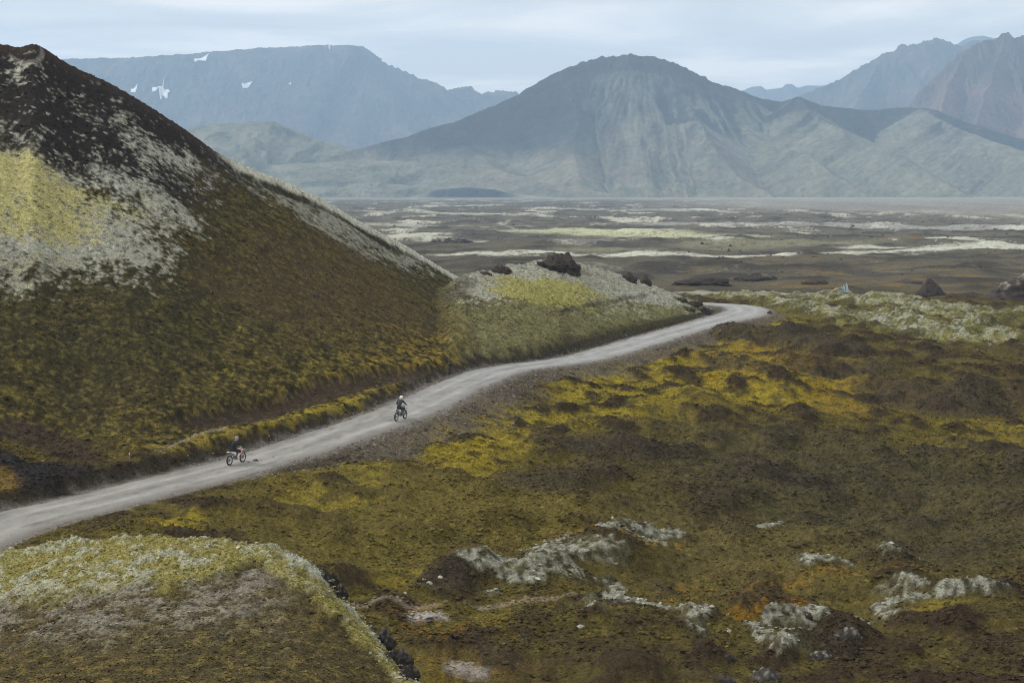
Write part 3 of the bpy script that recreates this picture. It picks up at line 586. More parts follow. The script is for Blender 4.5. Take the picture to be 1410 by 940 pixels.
def col_cone(X, D, P, Zm, st, dist):
    c = np.empty(X.shape + (3,)); c[:] = rgb(0.050, 0.047, 0.040)
    nA = fbm(X / 150, D / 150, 4, 301); nB = fbm(X / 18, D / 120, 4, 305); nC = fbm(X / 60, D / 60, 4, 309)
    lowm = 1 - ss(50, 200, Zm + nA * 80 + nB * 40)
    c = mixc(c, lowm * 0.95, rgb(0.185, 0.175, 0.120)); c = mixc(c, lowm * ss(0.0, 0.5, nC + nB * 0.6) * 0.8, rgb(0.20, 0.155, 0.110)); c = mixc(c, lowm * ss(0.15, 0.5, -nC) * 0.6, rgb(0.12, 0.13, 0.075))
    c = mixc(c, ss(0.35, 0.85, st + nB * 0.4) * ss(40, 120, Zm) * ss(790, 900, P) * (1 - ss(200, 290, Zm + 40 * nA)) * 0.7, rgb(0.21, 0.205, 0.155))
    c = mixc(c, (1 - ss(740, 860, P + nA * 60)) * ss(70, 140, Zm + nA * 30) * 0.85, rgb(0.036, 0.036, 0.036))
    c = mixc(c, np.exp(-((P - 872) / 55) ** 2) * ss(190, 260, Zm + nB * 60) * (1 - ss(300, 335, Zm)) * ss(-0.2, 0.5, nB + 0.3 * st) * 0.5, rgb(0.21, 0.21, 0.18))
    c = mixc(c, (IDX == 1) * ss(30, 110, Zm + 50 * nA + 30 * nB) * 0.85, rgb(0.040, 0.042, 0.036))
    c = mixc(c, ((IDX == 3) | (IDX == 4) | (IDX == 5)) * (1 - ss(120, 230, Zm + 50 * nA)) * 0.6, rgb(0.165, 0.16, 0.105))
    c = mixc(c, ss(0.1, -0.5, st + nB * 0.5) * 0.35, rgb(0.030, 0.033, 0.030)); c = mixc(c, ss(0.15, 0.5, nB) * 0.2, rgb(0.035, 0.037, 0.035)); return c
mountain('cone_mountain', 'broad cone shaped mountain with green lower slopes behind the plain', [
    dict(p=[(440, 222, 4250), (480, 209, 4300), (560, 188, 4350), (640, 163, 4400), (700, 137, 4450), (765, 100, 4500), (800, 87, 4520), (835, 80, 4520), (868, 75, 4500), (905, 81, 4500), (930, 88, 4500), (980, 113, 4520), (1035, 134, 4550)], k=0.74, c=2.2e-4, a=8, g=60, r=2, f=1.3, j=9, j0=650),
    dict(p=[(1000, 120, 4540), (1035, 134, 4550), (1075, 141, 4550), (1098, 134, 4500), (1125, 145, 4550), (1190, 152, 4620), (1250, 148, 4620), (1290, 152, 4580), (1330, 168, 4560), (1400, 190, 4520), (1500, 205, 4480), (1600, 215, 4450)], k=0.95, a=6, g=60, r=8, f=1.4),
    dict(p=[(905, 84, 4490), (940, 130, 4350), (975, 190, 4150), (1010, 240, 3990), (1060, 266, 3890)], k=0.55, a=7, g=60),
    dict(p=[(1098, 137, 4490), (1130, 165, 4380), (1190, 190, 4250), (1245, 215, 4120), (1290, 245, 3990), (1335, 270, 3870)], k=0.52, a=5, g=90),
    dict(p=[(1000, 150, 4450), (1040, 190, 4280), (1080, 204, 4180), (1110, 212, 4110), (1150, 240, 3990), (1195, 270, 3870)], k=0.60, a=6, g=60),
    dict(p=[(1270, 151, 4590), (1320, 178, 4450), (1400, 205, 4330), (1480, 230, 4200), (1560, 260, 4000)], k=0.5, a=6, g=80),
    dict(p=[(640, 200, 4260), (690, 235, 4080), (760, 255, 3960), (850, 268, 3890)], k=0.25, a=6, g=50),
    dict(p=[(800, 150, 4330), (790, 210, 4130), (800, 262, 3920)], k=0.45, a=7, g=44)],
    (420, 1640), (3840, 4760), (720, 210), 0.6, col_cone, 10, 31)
def col_foot(X, D, P, Zm, st, dist):
    c = np.empty(X.shape + (3,)); c[:] = rgb(0.15, 0.15, 0.10); nA = fbm(X / 90, D / 90, 4, 311)
    c = mixc(c, ss(-0.1, 0.4, nA) * 0.7, rgb(0.20, 0.19, 0.15)); c = mixc(c, ss(0.2, 0.6, -nA) * 0.8, rgb(0.07, 0.075, 0.05)); return c
mountain('rounded_foothill', 'low rounded grey green foothills in front of the blue mesa', [
    dict(p=[(200, 196, 4400), (262, 178, 4420), (300, 171, 4420), (345, 168, 4420), (375, 168, 4420), (405, 181, 4420), (450, 196, 4400), (500, 212, 4350)], k=0.36, a=14, g=90, r=30),
    dict(p=[(330, 232, 4150), (400, 226, 4150), (480, 222, 4150), (560, 222, 4150), (600, 228, 4130), (640, 246, 4050)], k=0.30, a=8, g=80, r=20),
    dict(p=[(400, 250, 3960), (500, 250, 3960), (580, 258, 3930), (620, 268, 3900)], k=0.25, a=5, g=70, r=15)],
    (150, 720), (3660, 4600), (380, 130), 0.4, col_foot, 12, 47)
def col_low(X, D, P, Zm, st, dist):
    c = np.empty(X.shape + (3,)); c[:] = rgb(0.20, 0.21, 0.15); c = mixc(c, (1 - ss(3812, 3822, D)) * ss(3, 5, Zm), rgb(0.05, 0.055, 0.055)); return c
pxl = np.linspace(560, 790, 200); dl = np.linspace(3740, 3950, 60); Dl, Pl = np.meshgrid(dl, pxl, indexing='ij'); Xl = (Pl - 705) / F * Dl
hgt = interp(Pl, [560, 575, 600, 640, 680, 700, 740, 790], [0, 6, 19, 25, 20, 11, 4, 0]); tb = (Dl - 3800 + 6 * fbm(Xl / 30, Dl / 30, 3, 5)) / 30
Zl = hgt * ss(0, 1, tb) * (1 - ss(90, 150, Dl - 3800)) - 1.0
cl_ = np.empty(Xl.shape + (3,)); cl_[:] = rgb(0.20, 0.21, 0.15); cl_ = mixc(cl_, ss(-0.2, 0.1, tb) * (1 - ss(0.85, 1.05, tb)) * ss(575, 605, Pl) * (1 - ss(690, 720, Pl)), rgb(0.045, 0.05, 0.05))
tag(mesh_from('gravel_terrace', np.stack([Xl, Dl, Zl], -1).reshape(-1, 3), grid_faces(60, 200), M_mount, cols=cl_.reshape(-1, 3)), 'low flat topped terrace with a dark curved bank at the mountain foot', 'terrace', kind='structure')
def col_mesa(X, D, P, Zm, st, dist):
    c = np.empty(X.shape + (3,)); c[:] = rgb(0.085, 0.080, 0.072); nA = fbm(X / 200, D / 200, 4, 321)
    c = mixc(c, ss(0.0, 0.5, nA) * 0.6, rgb(0.15, 0.125, 0.11)); c = mixc(c, ss(0.2, 0.6, -nA) * 0.7, rgb(0.05, 0.055, 0.05)); return c
mesa, mpx, md, mz = mountain('mesa_mountain', 'long flat topped blue mountain with small snow patches on the left', [
    dict(p=[(-160, 92, 8000), (95, 82, 8000), (180, 80, 8000), (250, 76, 8000), (330, 69, 8000), (400, 65, 8000), (440, 63, 8000), (488, 63, 8000), (503, 66, 8000), (511, 78, 7980), (535, 92, 7980), (560, 101, 7990), (580, 110, 8000), (592, 113, 8010), (603, 126, 8050), (618, 128, 8100), (640, 122, 8150), (655, 130, 8200), (670, 133, 8200), (680, 128, 8300), (700, 127, 8300), (715, 134, 8300), (780, 150, 8300)], k=0.55, a=22, g=110, r=30, R=500, f=2, j=26, j0=2250),
    dict(p=[(500, 72, 7950), (530, 120, 7700), (560, 170, 7400), (590, 230, 7000)], k=0.6, a=22, g=70, f=2),
    dict(p=[(300, 100, 7900), (330, 150, 7600), (380, 200, 7200)], k=0.5, a=22, g=90, f=2), dict(p=[(430, 95, 7900), (450, 140, 7600), (480, 200, 7100)], k=0.6, a=20, g=80, f=2), dict(p=[(160, 100, 7900), (200, 170, 7500), (260, 230, 7000)], k=0.5, a=22, g=90, f=2)],
    (-170, 800), (6300, 8700), (520, 200), 0.55, col_mesa, 26, 59)
def col_red(X, D, P, Zm, st, dist):
    c = np.empty(X.shape + (3,)); c[:] = rgb(0.085, 0.070, 0.062); nA = fbm(X / 110, D / 200, 4, 331)
    c = mixc(c, (1 - ss(300, 420, Zm + nA * 120)) * ss(-0.4, 0.4, nA + st * 0.5), rgb(0.155, 0.098, 0.082)); c = mixc(c, ss(0.3, -0.4, st) * 0.6, rgb(0.055, 0.055, 0.055)); return c
mountain('red_mountain', 'steep craggy reddish mountain cut by the right edge', [
    dict(p=[(1235, 172, 5500), (1258, 147, 5550), (1275, 120, 5580), (1300, 96, 5600), (1318, 78, 5600), (1345, 62, 5600), (1372, 52, 5600), (1388, 45, 5600), (1398, 53, 5600), (1412, 50, 5620), (1460, 40, 5640), (1540, 55, 5700), (1640, 80, 5700)], k=0.85, a=26, g=40, r=4, f=3, j=16),
    dict(p=[(1385, 48, 5590), (1370, 90, 5450), (1350, 150, 5250), (1340, 200, 5050)], k=0.9, a=18, g=36, f=3), dict(p=[(1330, 75, 5590), (1305, 120, 5450), (1290, 180, 5200)], k=0.95, a=18, g=36, f=3), dict(p=[(1440, 50, 5600), (1430, 110, 5400), (1420, 190, 5100)], k=0.8, a=18, g=36, f=3)],
    (1200, 1660), (4850, 6000), (420, 180), 0.8, col_red, 16, 73)
mountain('hazy_mountain', 'tall hazy mountain with a long left slope behind the red one', [
    dict(p=[(1060, 150, 7500), (1130, 122, 7500), (1160, 107, 7500), (1180, 97, 7500), (1200, 85, 7500), (1215, 76, 7500), (1235, 68, 7480), (1243, 61, 7500), (1250, 64, 7500), (1275, 58, 7500), (1290, 53, 7500), (1310, 60, 7500), (1322, 64, 7500), (1345, 56, 7520), (1420, 70, 7550), (1560, 110, 7600)], k=0.62, a=20, g=80, r=5, f=2, j=16),
    dict(p=[(1290, 56, 7480), (1270, 110, 7200), (1250, 160, 6900)], k=0.7, a=18, g=60, f=2), dict(p=[(1215, 80, 7480), (1190, 120, 7250), (1170, 160, 7000)], k=0.7, a=18, g=60, f=2)],
    (1000, 1620), (6600, 8100), (360, 130), 0.6, col_mesa, 18, 83)
mountain('distant_mountain', 'faint pale blue notched ridge far behind the cone mountain', [
    dict(p=[(960, 140, 10500), (1025, 124, 10500), (1036, 119, 10500), (1048, 119, 10500), (1055, 124, 10500), (1075, 121, 10500), (1082, 115, 10500), (1092, 116, 10500), (1098, 121, 10500), (1110, 118, 10500), (1150, 118, 10500), (1240, 122, 10500), (1330, 52, 10600), (1352, 49, 10600), (1400, 60, 10600), (1500, 100, 10600)], k=0.6, a=20, g=120, r=5)],
    (930, 1560), (9600, 11000), (300, 60), 0.6, col_mesa, 14, 97)
# snow patches lying on the mesa, each a draped sheet of its own
M_snow = plain_mat('old_snow', (0.82, 0.85, 0.88), 0.7, 0.05, 0.02)
def drape(px, py):
    c = int(np.clip(round((px - mpx[0]) / (mpx[1] - mpx[0])), 0, len(mpx) - 1)); p = HZ + F * (HC - mz[:, c]) / md
    i = np.nonzero(p <= py)[0]; i = i[0] if len(i) else int(np.argmin(p)); return (px - 705) / F * md[i], md[i]
def mzat(x, y):
    c = int(np.clip((705 + F * x / y - mpx[0]) / (mpx[1] - mpx[0]), 0, len(mpx) - 2)); r = int(np.clip(np.interp(y, md, np.arange(len(md))), 0, len(md) - 2)); return max(mz[r, c], mz[r, c + 1], mz[r + 1, c], mz[r + 1, c + 1])
for outl in [[(267, 84), (272, 82), (287, 81), (283, 87), (268, 88)], [(210, 124), (218, 122), (226, 118), (224, 124), (234, 130), (228, 138), (218, 133), (210, 135)], [(180, 126), (189, 123), (186, 129), (180, 129)], [(333, 119), (340, 116), (347, 118), (340, 124), (334, 124)], [(396, 118), (401, 115), (400, 120)], [(452, 70), (455, 68), (454, 72)]]:
    P3 = [];
    for (px, py) in outl:
        x, y = drape(px, py); P3.append((x, y))
    P3 = np.array(P3); cx, cy = P3.mean(0); vs = []; fs = []
    K = 6; n = len(P3)
    for k in range(K + 1):
        for i in range(n * 3):
            a = P3[i // 3]; b2 = P3[(i // 3 + 1) % n]; q = a + (b2 - a) * ((i % 3) / 3); q = np.array([cx, cy]) + (q - (cx, cy)) * (k / K) * (1 + 0.10 * math.sin(i * 2.3) * (k == K))
            vs.append((q[0], q[1], mzat(q[0], q[1]) + 3.0))
    for k in range(K):
        for i in range(n * 3):
            j = (i + 1) % (n * 3); fs.append((k * n * 3 + i, (k + 1) * n * 3 + i, (k + 1) * n * 3 + j, k * n * 3 + j))
    sp = mesh_from('snow_patch', vs, fs, M_snow, parent=mesa)

# ------------------------------------------------------------------ rocks and lava outcrops
def ico(sub):
    bm = bmesh.new(); bmesh.ops.create_icosphere(bm, subdivisions=sub, radius=1)
    v = np.array([x.co[:] for x in bm.verts]); f = np.array([[q.index for q in p.verts] for p in bm.faces]); bm.free(); return v, f
ICO = {k: ico(k) for k in (1, 2, 3, 4, 5, 6)}
def n3d(v, s, seed, o=3): return (fbm(v[:, 0] * s + v[:, 2] * 0.7 * s, v[:, 1] * s - v[:, 2] * 0.6 * s, o, seed) + fbm(v[:, 2] * s + 3, v[:, 0] * s * 0.8 + v[:, 1] * 0.5, o, seed + 1)) / 1.6
M_lava = cover_mat('dark_lava', (1.2, 5.0), (0.3, 0.35), 0.08, 0.9)
def rock(px, py, wd, ht, label, cat='rock', name='rock', seed=1, base=rgb(0.052, 0.043, 0.037), lich=0.0, spires=(), dep=0.7, sub=4, rough=0.35, group=None, sink=0.25, pos=None):
    x, y, z = pos if pos else at(px, py)
    v, f = ICO[sub]; v = v.copy(); n = n3d(v, 1.3, seed, 5); n2_ = n3d(v, 5.0, seed + 5, 4); q = np.abs(n3d(v, 2.6, seed + 9, 3))
    r = 1 + rough * (n * 1.1 + n2_ * 0.35 - q * 0.6)
    p = v * r[:, None]; hgt = np.maximum(p[:, 2], 0)
    for (sx, sy, sw, sh) in spires:
        g = np.exp(-(((p[:, 0] - sx) / sw) ** 2 + ((p[:, 1] - sy) / (sw * 1.6)) ** 2)); p[:, 2] += g * sh * (0.6 + 0.9 * np.abs(n2_)) * (v[:, 2] > 0)
    P = np.stack([p[:, 0] * wd / 2, p[:, 1] * wd / 2 * dep, p[:, 2] * ht - ht * sink], -1)
    c = np.tile(base, (len(P), 1)) * (1 + 0.5 * n2_)[:, None]
    top = ss(0.2, 0.8, v[:, 2] + n * 0.5) * ss(0.1, 0.4, n2_ + n * 0.3) * lich
    c = c * (1 - top[:, None]) + rgb(0.30, 0.31, 0.27) * top[:, None]
    o = mesh_from(name, P, f, M_lava, cols=np.clip(c, 0.01, 0.8), smooth=False)
    o.location = (x, y, z); tag(o, label, cat, group); return o
OUT = 'lava_outcrop'
rock(768, 371, 6.4, 2.0, 'craggy black lava outcrop with a small spire crowning the knoll', 'outcrop', OUT, 3, spires=((0.42, 0, 0.12, 0.4), (-0.1, 0, 0.3, 0.15), (0.15, 0.1, 0.12, 0.2)), sub=6, rough=0.42, sink=0.15)
rock(690, 374, 2.8, 0.9, 'dark lava outcrop on the knoll crest left of the spired one', 'outcrop', OUT, 11, spires=((-0.2, 0, 0.2, 0.4),), sub=5, rough=0.4, lich=0.2, sink=0.1)
rock(668, 378, 1.6, 0.6, 'small dark lump at the left end of the knoll crest', 'outcrop', OUT, 12, sub=4, lich=0.3)
rock(866, 386, 2.3, 0.9, 'jagged dark lava block on the knoll shoulder right of the spired outcrop', 'outcrop', OUT, 17, spires=((0.0, 0, 0.2, 0.6),), sub=5, rough=0.45, sink=0.1)
rock(889, 390, 1.7, 1.0, 'upright dark lava stub right of the jagged shoulder block', 'outcrop', OUT, 19, spires=((0.1, 0, 0.25, 0.5),), sub=5, rough=0.4, sink=0.1)
rock(1042, 386, 10, 2.0, 'long dark lava hump on the plain with a pale right tip', 'outcrop', OUT, 23, lich=0.3, sub=5, rough=0.35, sink=0.1)
rock(968, 391, 13, 1.7, 'low brown black bank on the plain behind the road bend', 'outcrop', OUT, 27, sub=5, rough=0.35, sink=0.1, base=rgb(0.042, 0.034, 0.028))
rock(1282, 408, 6.4, 2.8, 'dark pyramid shaped hump alone on the orange plain', 'outcrop', OUT, 29, spires=((-0.15, 0, 0.35, 0.5),), sub=5, rough=0.25, sink=0.15)
rock(1408, 410, 14, 4.5, 'dark sloping outcrop with pale streaks cut by the right edge', 'outcrop', OUT, 31, lich=0.8, spires=((0.3, 0, 0.5, 0.3),), sub=5, rough=0.3, sink=0.2)
rock(1124, 390, 6.5, 1.3, 'brown eroded hump on the plain left of the pale blue marker', 'outcrop', OUT, 37, sub=4, rough=0.3, base=rgb(0.06, 0.048, 0.036))
rock(1250, 389, 7, 1.0, 'flat brown hump between the marker and the dark pyramid', 'outcrop', OUT, 39, sub=4, rough=0.3, base=rgb(0.075, 0.058, 0.045))
rock(622, 334, 22, 3.2, 'pale lichen topped lava hump beyond the foot of the ridge', 'outcrop', OUT, 41, lich=1.0, sub=5, rough=0.3)
for i, (px, py, s_, lb) in enumerate([(938, 414, 1.3, 'first dark block down the right end of the knoll crest'), (956, 420, 1.7, 'broad dark block near the right tip of the knoll'), (968, 428, 1.5, 'dark block at the very tip of the knoll beside the bend'), (948, 427, 1.2, 'dark block under the knoll tip above the road')]):
    rock(px, py, s_ * 1.5, s_ * 0.55, lb, 'rock', 'rock', 50 + i, lich=0.3, rough=0.4, base=rgb(0.04, 0.036, 0.028))
for i, (px, py, w_, h_, lb, c_) in enumerate([
    (591, 803, 0.42, 0.22, 'largest of the three white stones left of the lichen hummocks', 1), (584, 797, 0.2, 0.12, 'smallest white stone just above the largest', 1), (606, 794, 0.28, 0.14, 'white stone right of and above the largest', 1),
    (1003, 868, 0.3, 0.2, 'tiny pale stone below the lichen hummock', 1), (799, 864, 0.55, 0.26, 'pale rounded stone by a small dark hump in the lower field', 1), (558, 816, 0.2, 0.1, 'pale stone above the worn path', 1),
    (343, 638, 0.42, 0.22, 'leftmost dark stone of the row at the road edge by the front rider', 0), (352, 636, 0.62, 0.30, 'biggest dark stone of the row at the road edge by the front rider', 0), (359, 635, 0.4, 0.2, 'third dark stone of the row at the road edge by the front rider', 0), (376, 631, 0.45, 0.18, 'lone dark stone further along the road edge', 0),
    (1056, 937, 1.9, 0.9, 'black boulder at the bottom edge', 0), (998, 938, 1.0, 0.5, 'dark boulder at the bottom edge left of the bigger one', 0), (1003, 905, 0.7, 0.3, 'brown stone above the bottom edge boulders', 0),
    (1060, 432, 1.0, 0.8, 'small grey rock outside the road bend', 0), (433, 406, 0.9, 0.35, 'single dark rock in the middle of the hillside', 0), (1112, 848, 0.6, 0.35, 'brown block among the lichen humps', 0), (1128, 905, 1.3, 0.5, 'low dark boulder under the dark hump in the lower right', 0),
    (1165, 876, 1.6, 0.7, 'dark rounded boulder with pale streaks lower right', 0), (722, 876, 0.4, 0.2, 'dark stone beside the ochre hollow', 0), (1380, 800, 0.5, 0.25, 'dark stone near the right edge', 0),
    (240, 118, 0.01, 0.01, '', -1)]):
    if c_ < 0: continue
    rock(px, py, w_, h_, lb, 'stone' if w_ < 0.8 else 'rock', 'stone' if w_ < 0.8 else 'boulder', 70 + i, base=rgb(0.42, 0.42, 0.36) if c_ else rgb(0.05, 0.045, 0.04), sub=4, rough=0.4 if not c_ else 0.25, lich=0.7 if (not c_ and w_ > 1) else 0, sink=0.4)
def mound_pt(px, py, back=0.0):
    c = int(np.clip(round((px - mp_[0]) / (mp_[1] - mp_[0])), 0, len(mp_) - 1)); p = HZ + F * (HC - MZ[:, c]) / mr
    i = np.nonzero(p <= py)[0]; i = i[0] if len(i) and i[0] > 0 else int(np.argmin(np.abs(mr - np.interp(px, MC['px'], MC['d'])))); y = mr[i] + back; return ((px - 705) / F * y, y, float(MZ[min(i, len(mr) - 1), c]))
def crag_pt(px):
    c = int(round((px - mp_[0]) / (mp_[1] - mp_[0]))); p = HZ + F * (HC - MZ[:, c]) / mr; v = np.nonzero((mr > 42) & (mr < 74))[0]; i = v[int(np.argmin(p[v]))]
    return ((px - 705) / F * mr[i], float(mr[i]), float(MZ[i, c]) + 0.02)
for i, (px, py, w_, h_, lb) in enumerate([(452, 818, 0.85, 0.42, 'black rock face breaking out of the mound rim'), (468, 832, 0.6, 0.42, 'dark block under the upper rock face of the mound'), (528, 893, 0.8, 0.45, 'dark crag near the lower end of the mound rim'), (546, 912, 0.9, 0.45, 'long dark crag at the foot of the mound rim'), (563, 926, 0.6, 0.4, 'last dark crag at the bottom of the mound rim')]):
    rock(px, py, w_, h_, lb, 'crag', 'crag', 120 + i, sub=4, rough=0.7, pos=crag_pt(px), lich=0.25, base=rgb(0.035, 0.030, 0.027), spires=((0.4, 0, 0.2, 0.5), (-0.4, 0, 0.15, 0.4), (0.0, 0.1, 0.15, 0.3)))

# rubble and gravel: uncountable, one object each
def scatter(name, label, pts, sizes, mat, base, var, seed, cat):
    v, f = ICO[1]; r = np.random.RandomState(seed); n = len(pts)
    a = r.rand(n) * 6.28; sc = sizes[:, None] * (0.6 + 0.7 * r.rand(n, 3)); sc[:, 2] *= 0.7
    jit = 1 + 0.28 * (r.rand(n, len(v)) - 0.5) * 2
    vv = v[None] * jit[..., None] * sc[:, None, :]; ca, sa = np.cos(a)[:, None], np.sin(a)[:, None]
    X = vv[..., 0] * ca - vv[..., 1] * sa; Y = vv[..., 0] * sa + vv[..., 1] * ca
    P = np.stack([X, Y, vv[..., 2]], -1) + pts[:, None, :]; FF = (f[None] + (np.arange(n) * len(v))[:, None, None]).reshape(-1, 3)
    c = np.repeat(np.clip(np.array(base) * (1 + var * (r.rand(n, 1) - 0.5) * 2), 0.01, 0.8), len(v), 0)
    o = mesh_from(name, P.reshape(-1, 3), FF, mat, cols=c, smooth=False); tag(o, label, cat, kind='stuff'); return o
R_ = np.random.RandomState(5)
def zs(xy): return np.array([ground_z(a, b) for a, b in xy])
n = 5200; k = R_.randint(60, len(RD) - 10, n); k = np.where(RD[k, 1] < 240, k, R_.randint(60, 300, n)); sd_ = np.where(R_.rand(n) < 0.62, -1, 1)
off = sd_ * (HALF + 0.1 + R_.exponential(1.0, n) * np.where(sd_ < 0, 1.3, 0.35)); xy = RD[k, :2] + nor[k] * off[:, None]; xy += R_.randn(n, 2) * 0.2; m = (xy[:, 1] > 70) & (xy[:, 1] < 270); xy = xy[m]
scatter('gravel', 'loose grey gravel thrown along both road edges', np.c_[xy, zs(xy)], 0.03 + R_.exponential(0.028, len(xy)).clip(0, 0.16), M_lava, rgb(0.16, 0.15, 0.135), 0.55, 3, 'gravel')
n = 3000; px_ = R_.rand(n) * 1560 - 70; y_ = 1 / (1 / 1500 + R_.rand(n) * (1 / 430 - 1 / 1500)); x_ = (px_ - 705) / F * y_; cl = fbm(x_ / 60, y_ / 140, 3, 411) + 0.5 * ((px_ > 900) & (y_ > 850) & (y_ < 1250)); m = (cl > 0.12) & ((px_ > 480)); xy = np.c_[x_, y_][m]
scatter('lava_rubble', 'dark lava rubble strewn over the far plain', np.c_[xy, zs(xy)], (0.20 + R_.exponential(0.25, len(xy)).clip(0, 0.9)) * np.clip(xy[:, 1] / 900, 0.45, 1.5), M_lava, rgb(0.045, 0.040, 0.038), 0.4, 4, 'rubble')

# moss cushions and heather tufts: uncountable, instanced over points drawn from the terrain
M_tuft, t, b = new_mat('tuft', 0.95, 0.03); a1 = N(t, 'ShaderNodeAttribute', attribute_name='cover', attribute_type='INSTANCER'); t.links.new(a1.outputs['Color'], b.inputs['Base Color'])
def tufts(name, label, X, Y, Zt, colr, n, size, seed, weight):
    r = np.random.RandomState(seed); wgt = (weight / weight.sum()).ravel(); ix = r.choice(len(wgt), n, p=wgt)
    x = X.ravel()[ix] + r.randn(n) * 0.10; y = Y.ravel()[ix] + r.randn(n) * 0.10; z = Zt.ravel()[ix]
    k = r.rand(n, 1); base = colr.reshape(-1, 3)[ix]; g = np.exp(r.randn(n, 1) * 0.22 + 0.08)
    c = np.clip(base * g * (1 + 0.03 * r.randn(n, 3)), 0.006, 0.6)
    sz = size * np.exp(r.randn(n) * 0.35)
    me = bpy.data.meshes.new(name); me.vertices.add(n); me.vertices.foreach_set('co', np.stack([x, y, z], -1).astype(np.float32).ravel())
    a = me.attributes.new('cover', 'FLOAT_COLOR', 'POINT'); a.data.foreach_set('color', np.c_[c, np.ones(n)].astype(np.float32).ravel())
    a = me.attributes.new('size', 'FLOAT', 'POINT'); a.data.foreach_set('value', sz.astype(np.float32))
    a = me.attributes.new('turn', 'FLOAT_VECTOR', 'POINT'); a.data.foreach_set('vector', np.c_[r.randn(n) * 0.25, r.randn(n) * 0.25, r.rand(n) * 6.28].astype(np.float32).ravel())
    o = bpy.data.objects.new(name, me); C.objects.link(o)
    ng = bpy.data.node_groups.new(name, 'GeometryNodeTree'); ng.interface.new_socket('Geometry', in_out='INPUT', socket_type='NodeSocketGeometry'); ng.interface.new_socket('Geometry', in_out='OUTPUT', socket_type='NodeSocketGeometry')
    gi = N(ng, 'NodeGroupInput'); go = N(ng, 'NodeGroupOutput'); ip = N(ng, 'GeometryNodeInstanceOnPoints'); mp2 = N(ng, 'GeometryNodeMeshToPoints'); ng.links.new(gi.outputs[0], mp2.inputs[0]); ng.links.new(mp2.outputs[0], ip.inputs['Points'])
    ici = N(ng, 'GeometryNodeMeshIcoSphere'); ici.inputs['Subdivisions'].default_value = 2; ici.inputs['Radius'].default_value = 1
    sp = N(ng, 'GeometryNodeSetPosition'); nz_ = N(ng, 'ShaderNodeTexNoise'); nz_.inputs['Scale'].default_value = 1.9; ps = N(ng, 'GeometryNodeInputPosition'); ng.links.new(ps.outputs[0], nz_.inputs['Vector'])
    mr2 = N(ng, 'ShaderNodeMapRange'); mr2.inputs[1].default_value = 0.3; mr2.inputs[2].default_value = 0.7; mr2.inputs[3].default_value = 0.55; mr2.inputs[4].default_value = 1.35; ng.links.new(nz_.outputs[0], mr2.inputs[0])
    vm = N(ng, 'ShaderNodeVectorMath', operation='SCALE'); ng.links.new(ps.outputs[0], vm.inputs[0]); ng.links.new(mr2.outputs[0], vm.inputs['Scale'])
    vm2 = N(ng, 'ShaderNodeVectorMath', operation='MULTIPLY'); vm2.inputs[1].default_value = (1, 1, 0.42); ng.links.new(vm.outputs[0], vm2.inputs[0]); ng.links.new(vm2.outputs[0], sp.inputs['Position']); ng.links.new(ici.outputs[0], sp.inputs[0])
    sm_ = N(ng, 'GeometryNodeSetMaterial'); sm_.inputs['Material'].default_value = M_tuft; ng.links.new(sp.outputs[0], sm_.inputs[0]); ng.links.new(sm_.outputs[0], ip.inputs['Instance'])
    for nm, ty, so in (('size', 'FLOAT', 'Scale'), ('turn', 'FLOAT_VECTOR', 'Rotation')):
        na = N(ng, 'GeometryNodeInputNamedAttribute', data_type=ty); na.inputs['Name'].default_value = nm; ng.links.new(na.outputs[0], ip.inputs[so])
    ng.links.new(ip.outputs[0], go.inputs[0]); o.modifiers.new('tufts', 'NODES').node_group = ng
    tag(o, label, 'ground cover', kind='stuff'); return o
wt_ = ((PX > -170) & (PX < 1580)) * (1 - 0.45 * onhill) * ((YY > 74) & (YY < 300) & (rd > HALF + 0.7)) * (1 - 0.45 * np.clip(lichen * 1.5, 0, 1)) * (1 - 0.8 * track) * (1 - 0.8 * ss(-4.5, -3.5, dcrest) * (1 - ss(1, 2, dcrest)) * onhill) * np.clip(0.15 + np.abs(n3) + 0.6 * np.clip(n4, 0, 1), 0, 1.2) * (0.35 + 0.9 * ss(-0.35, 0.35, n2 + n1))
tufts('moss_tufts', 'moss cushions and heather tufts covering valley, hillside and knoll', XX, YY, Z, col, 190000, 0.075, 9, wt_)
wm_ = ((MY > 42) & (MY < dc + 2)) * np.clip(0.2 + np.abs(m4) + onrim * 0.4, 0, 1.5)
tufts('mound_tufts', 'moss cushions covering the near mound', MX, MY, MZ, mc, 40000, 0.032, 10, wm_)

# ------------------------------------------------------------------ small built things
def tube(bm, pts, r, seg=8, cap=True):
    pts = [Vector(p) for p in pts]; rs = r if isinstance(r, (list, tuple)) else [r] * len(pts); rings = []
    for i, p in enumerate(pts):
        d = (pts[min(i + 1, len(pts) - 1)] - pts[max(i - 1, 0)]).normalized(); u = d.orthogonal().normalized() if i == 0 else (u - d * u.dot(d)).normalized(); v = d.cross(u)
        rings.append([bm.verts.new(p + (u * math.cos(6.2832 * k / seg) + v * math.sin(6.2832 * k / seg)) * rs[i]) for k in range(seg)])
    for a, b in zip(rings[:-1], rings[1:]):
        for k in range(seg): bm.faces.new((a[k], a[(k + 1) % seg], b[(k + 1) % seg], b[k]))
    if cap: bm.faces.new(rings[0][::-1]); bm.faces.new(rings[-1])
def box(bm, c, s, rot=None):
    r = bmesh.ops.create_cube(bm, size=1); M = Matrix.Translation(c) @ (rot.to_4x4() if rot else Matrix()) @ Matrix.Diagonal((*s, 1)); bmesh.ops.transform(bm, matrix=M, verts=r['verts']); return r['verts']
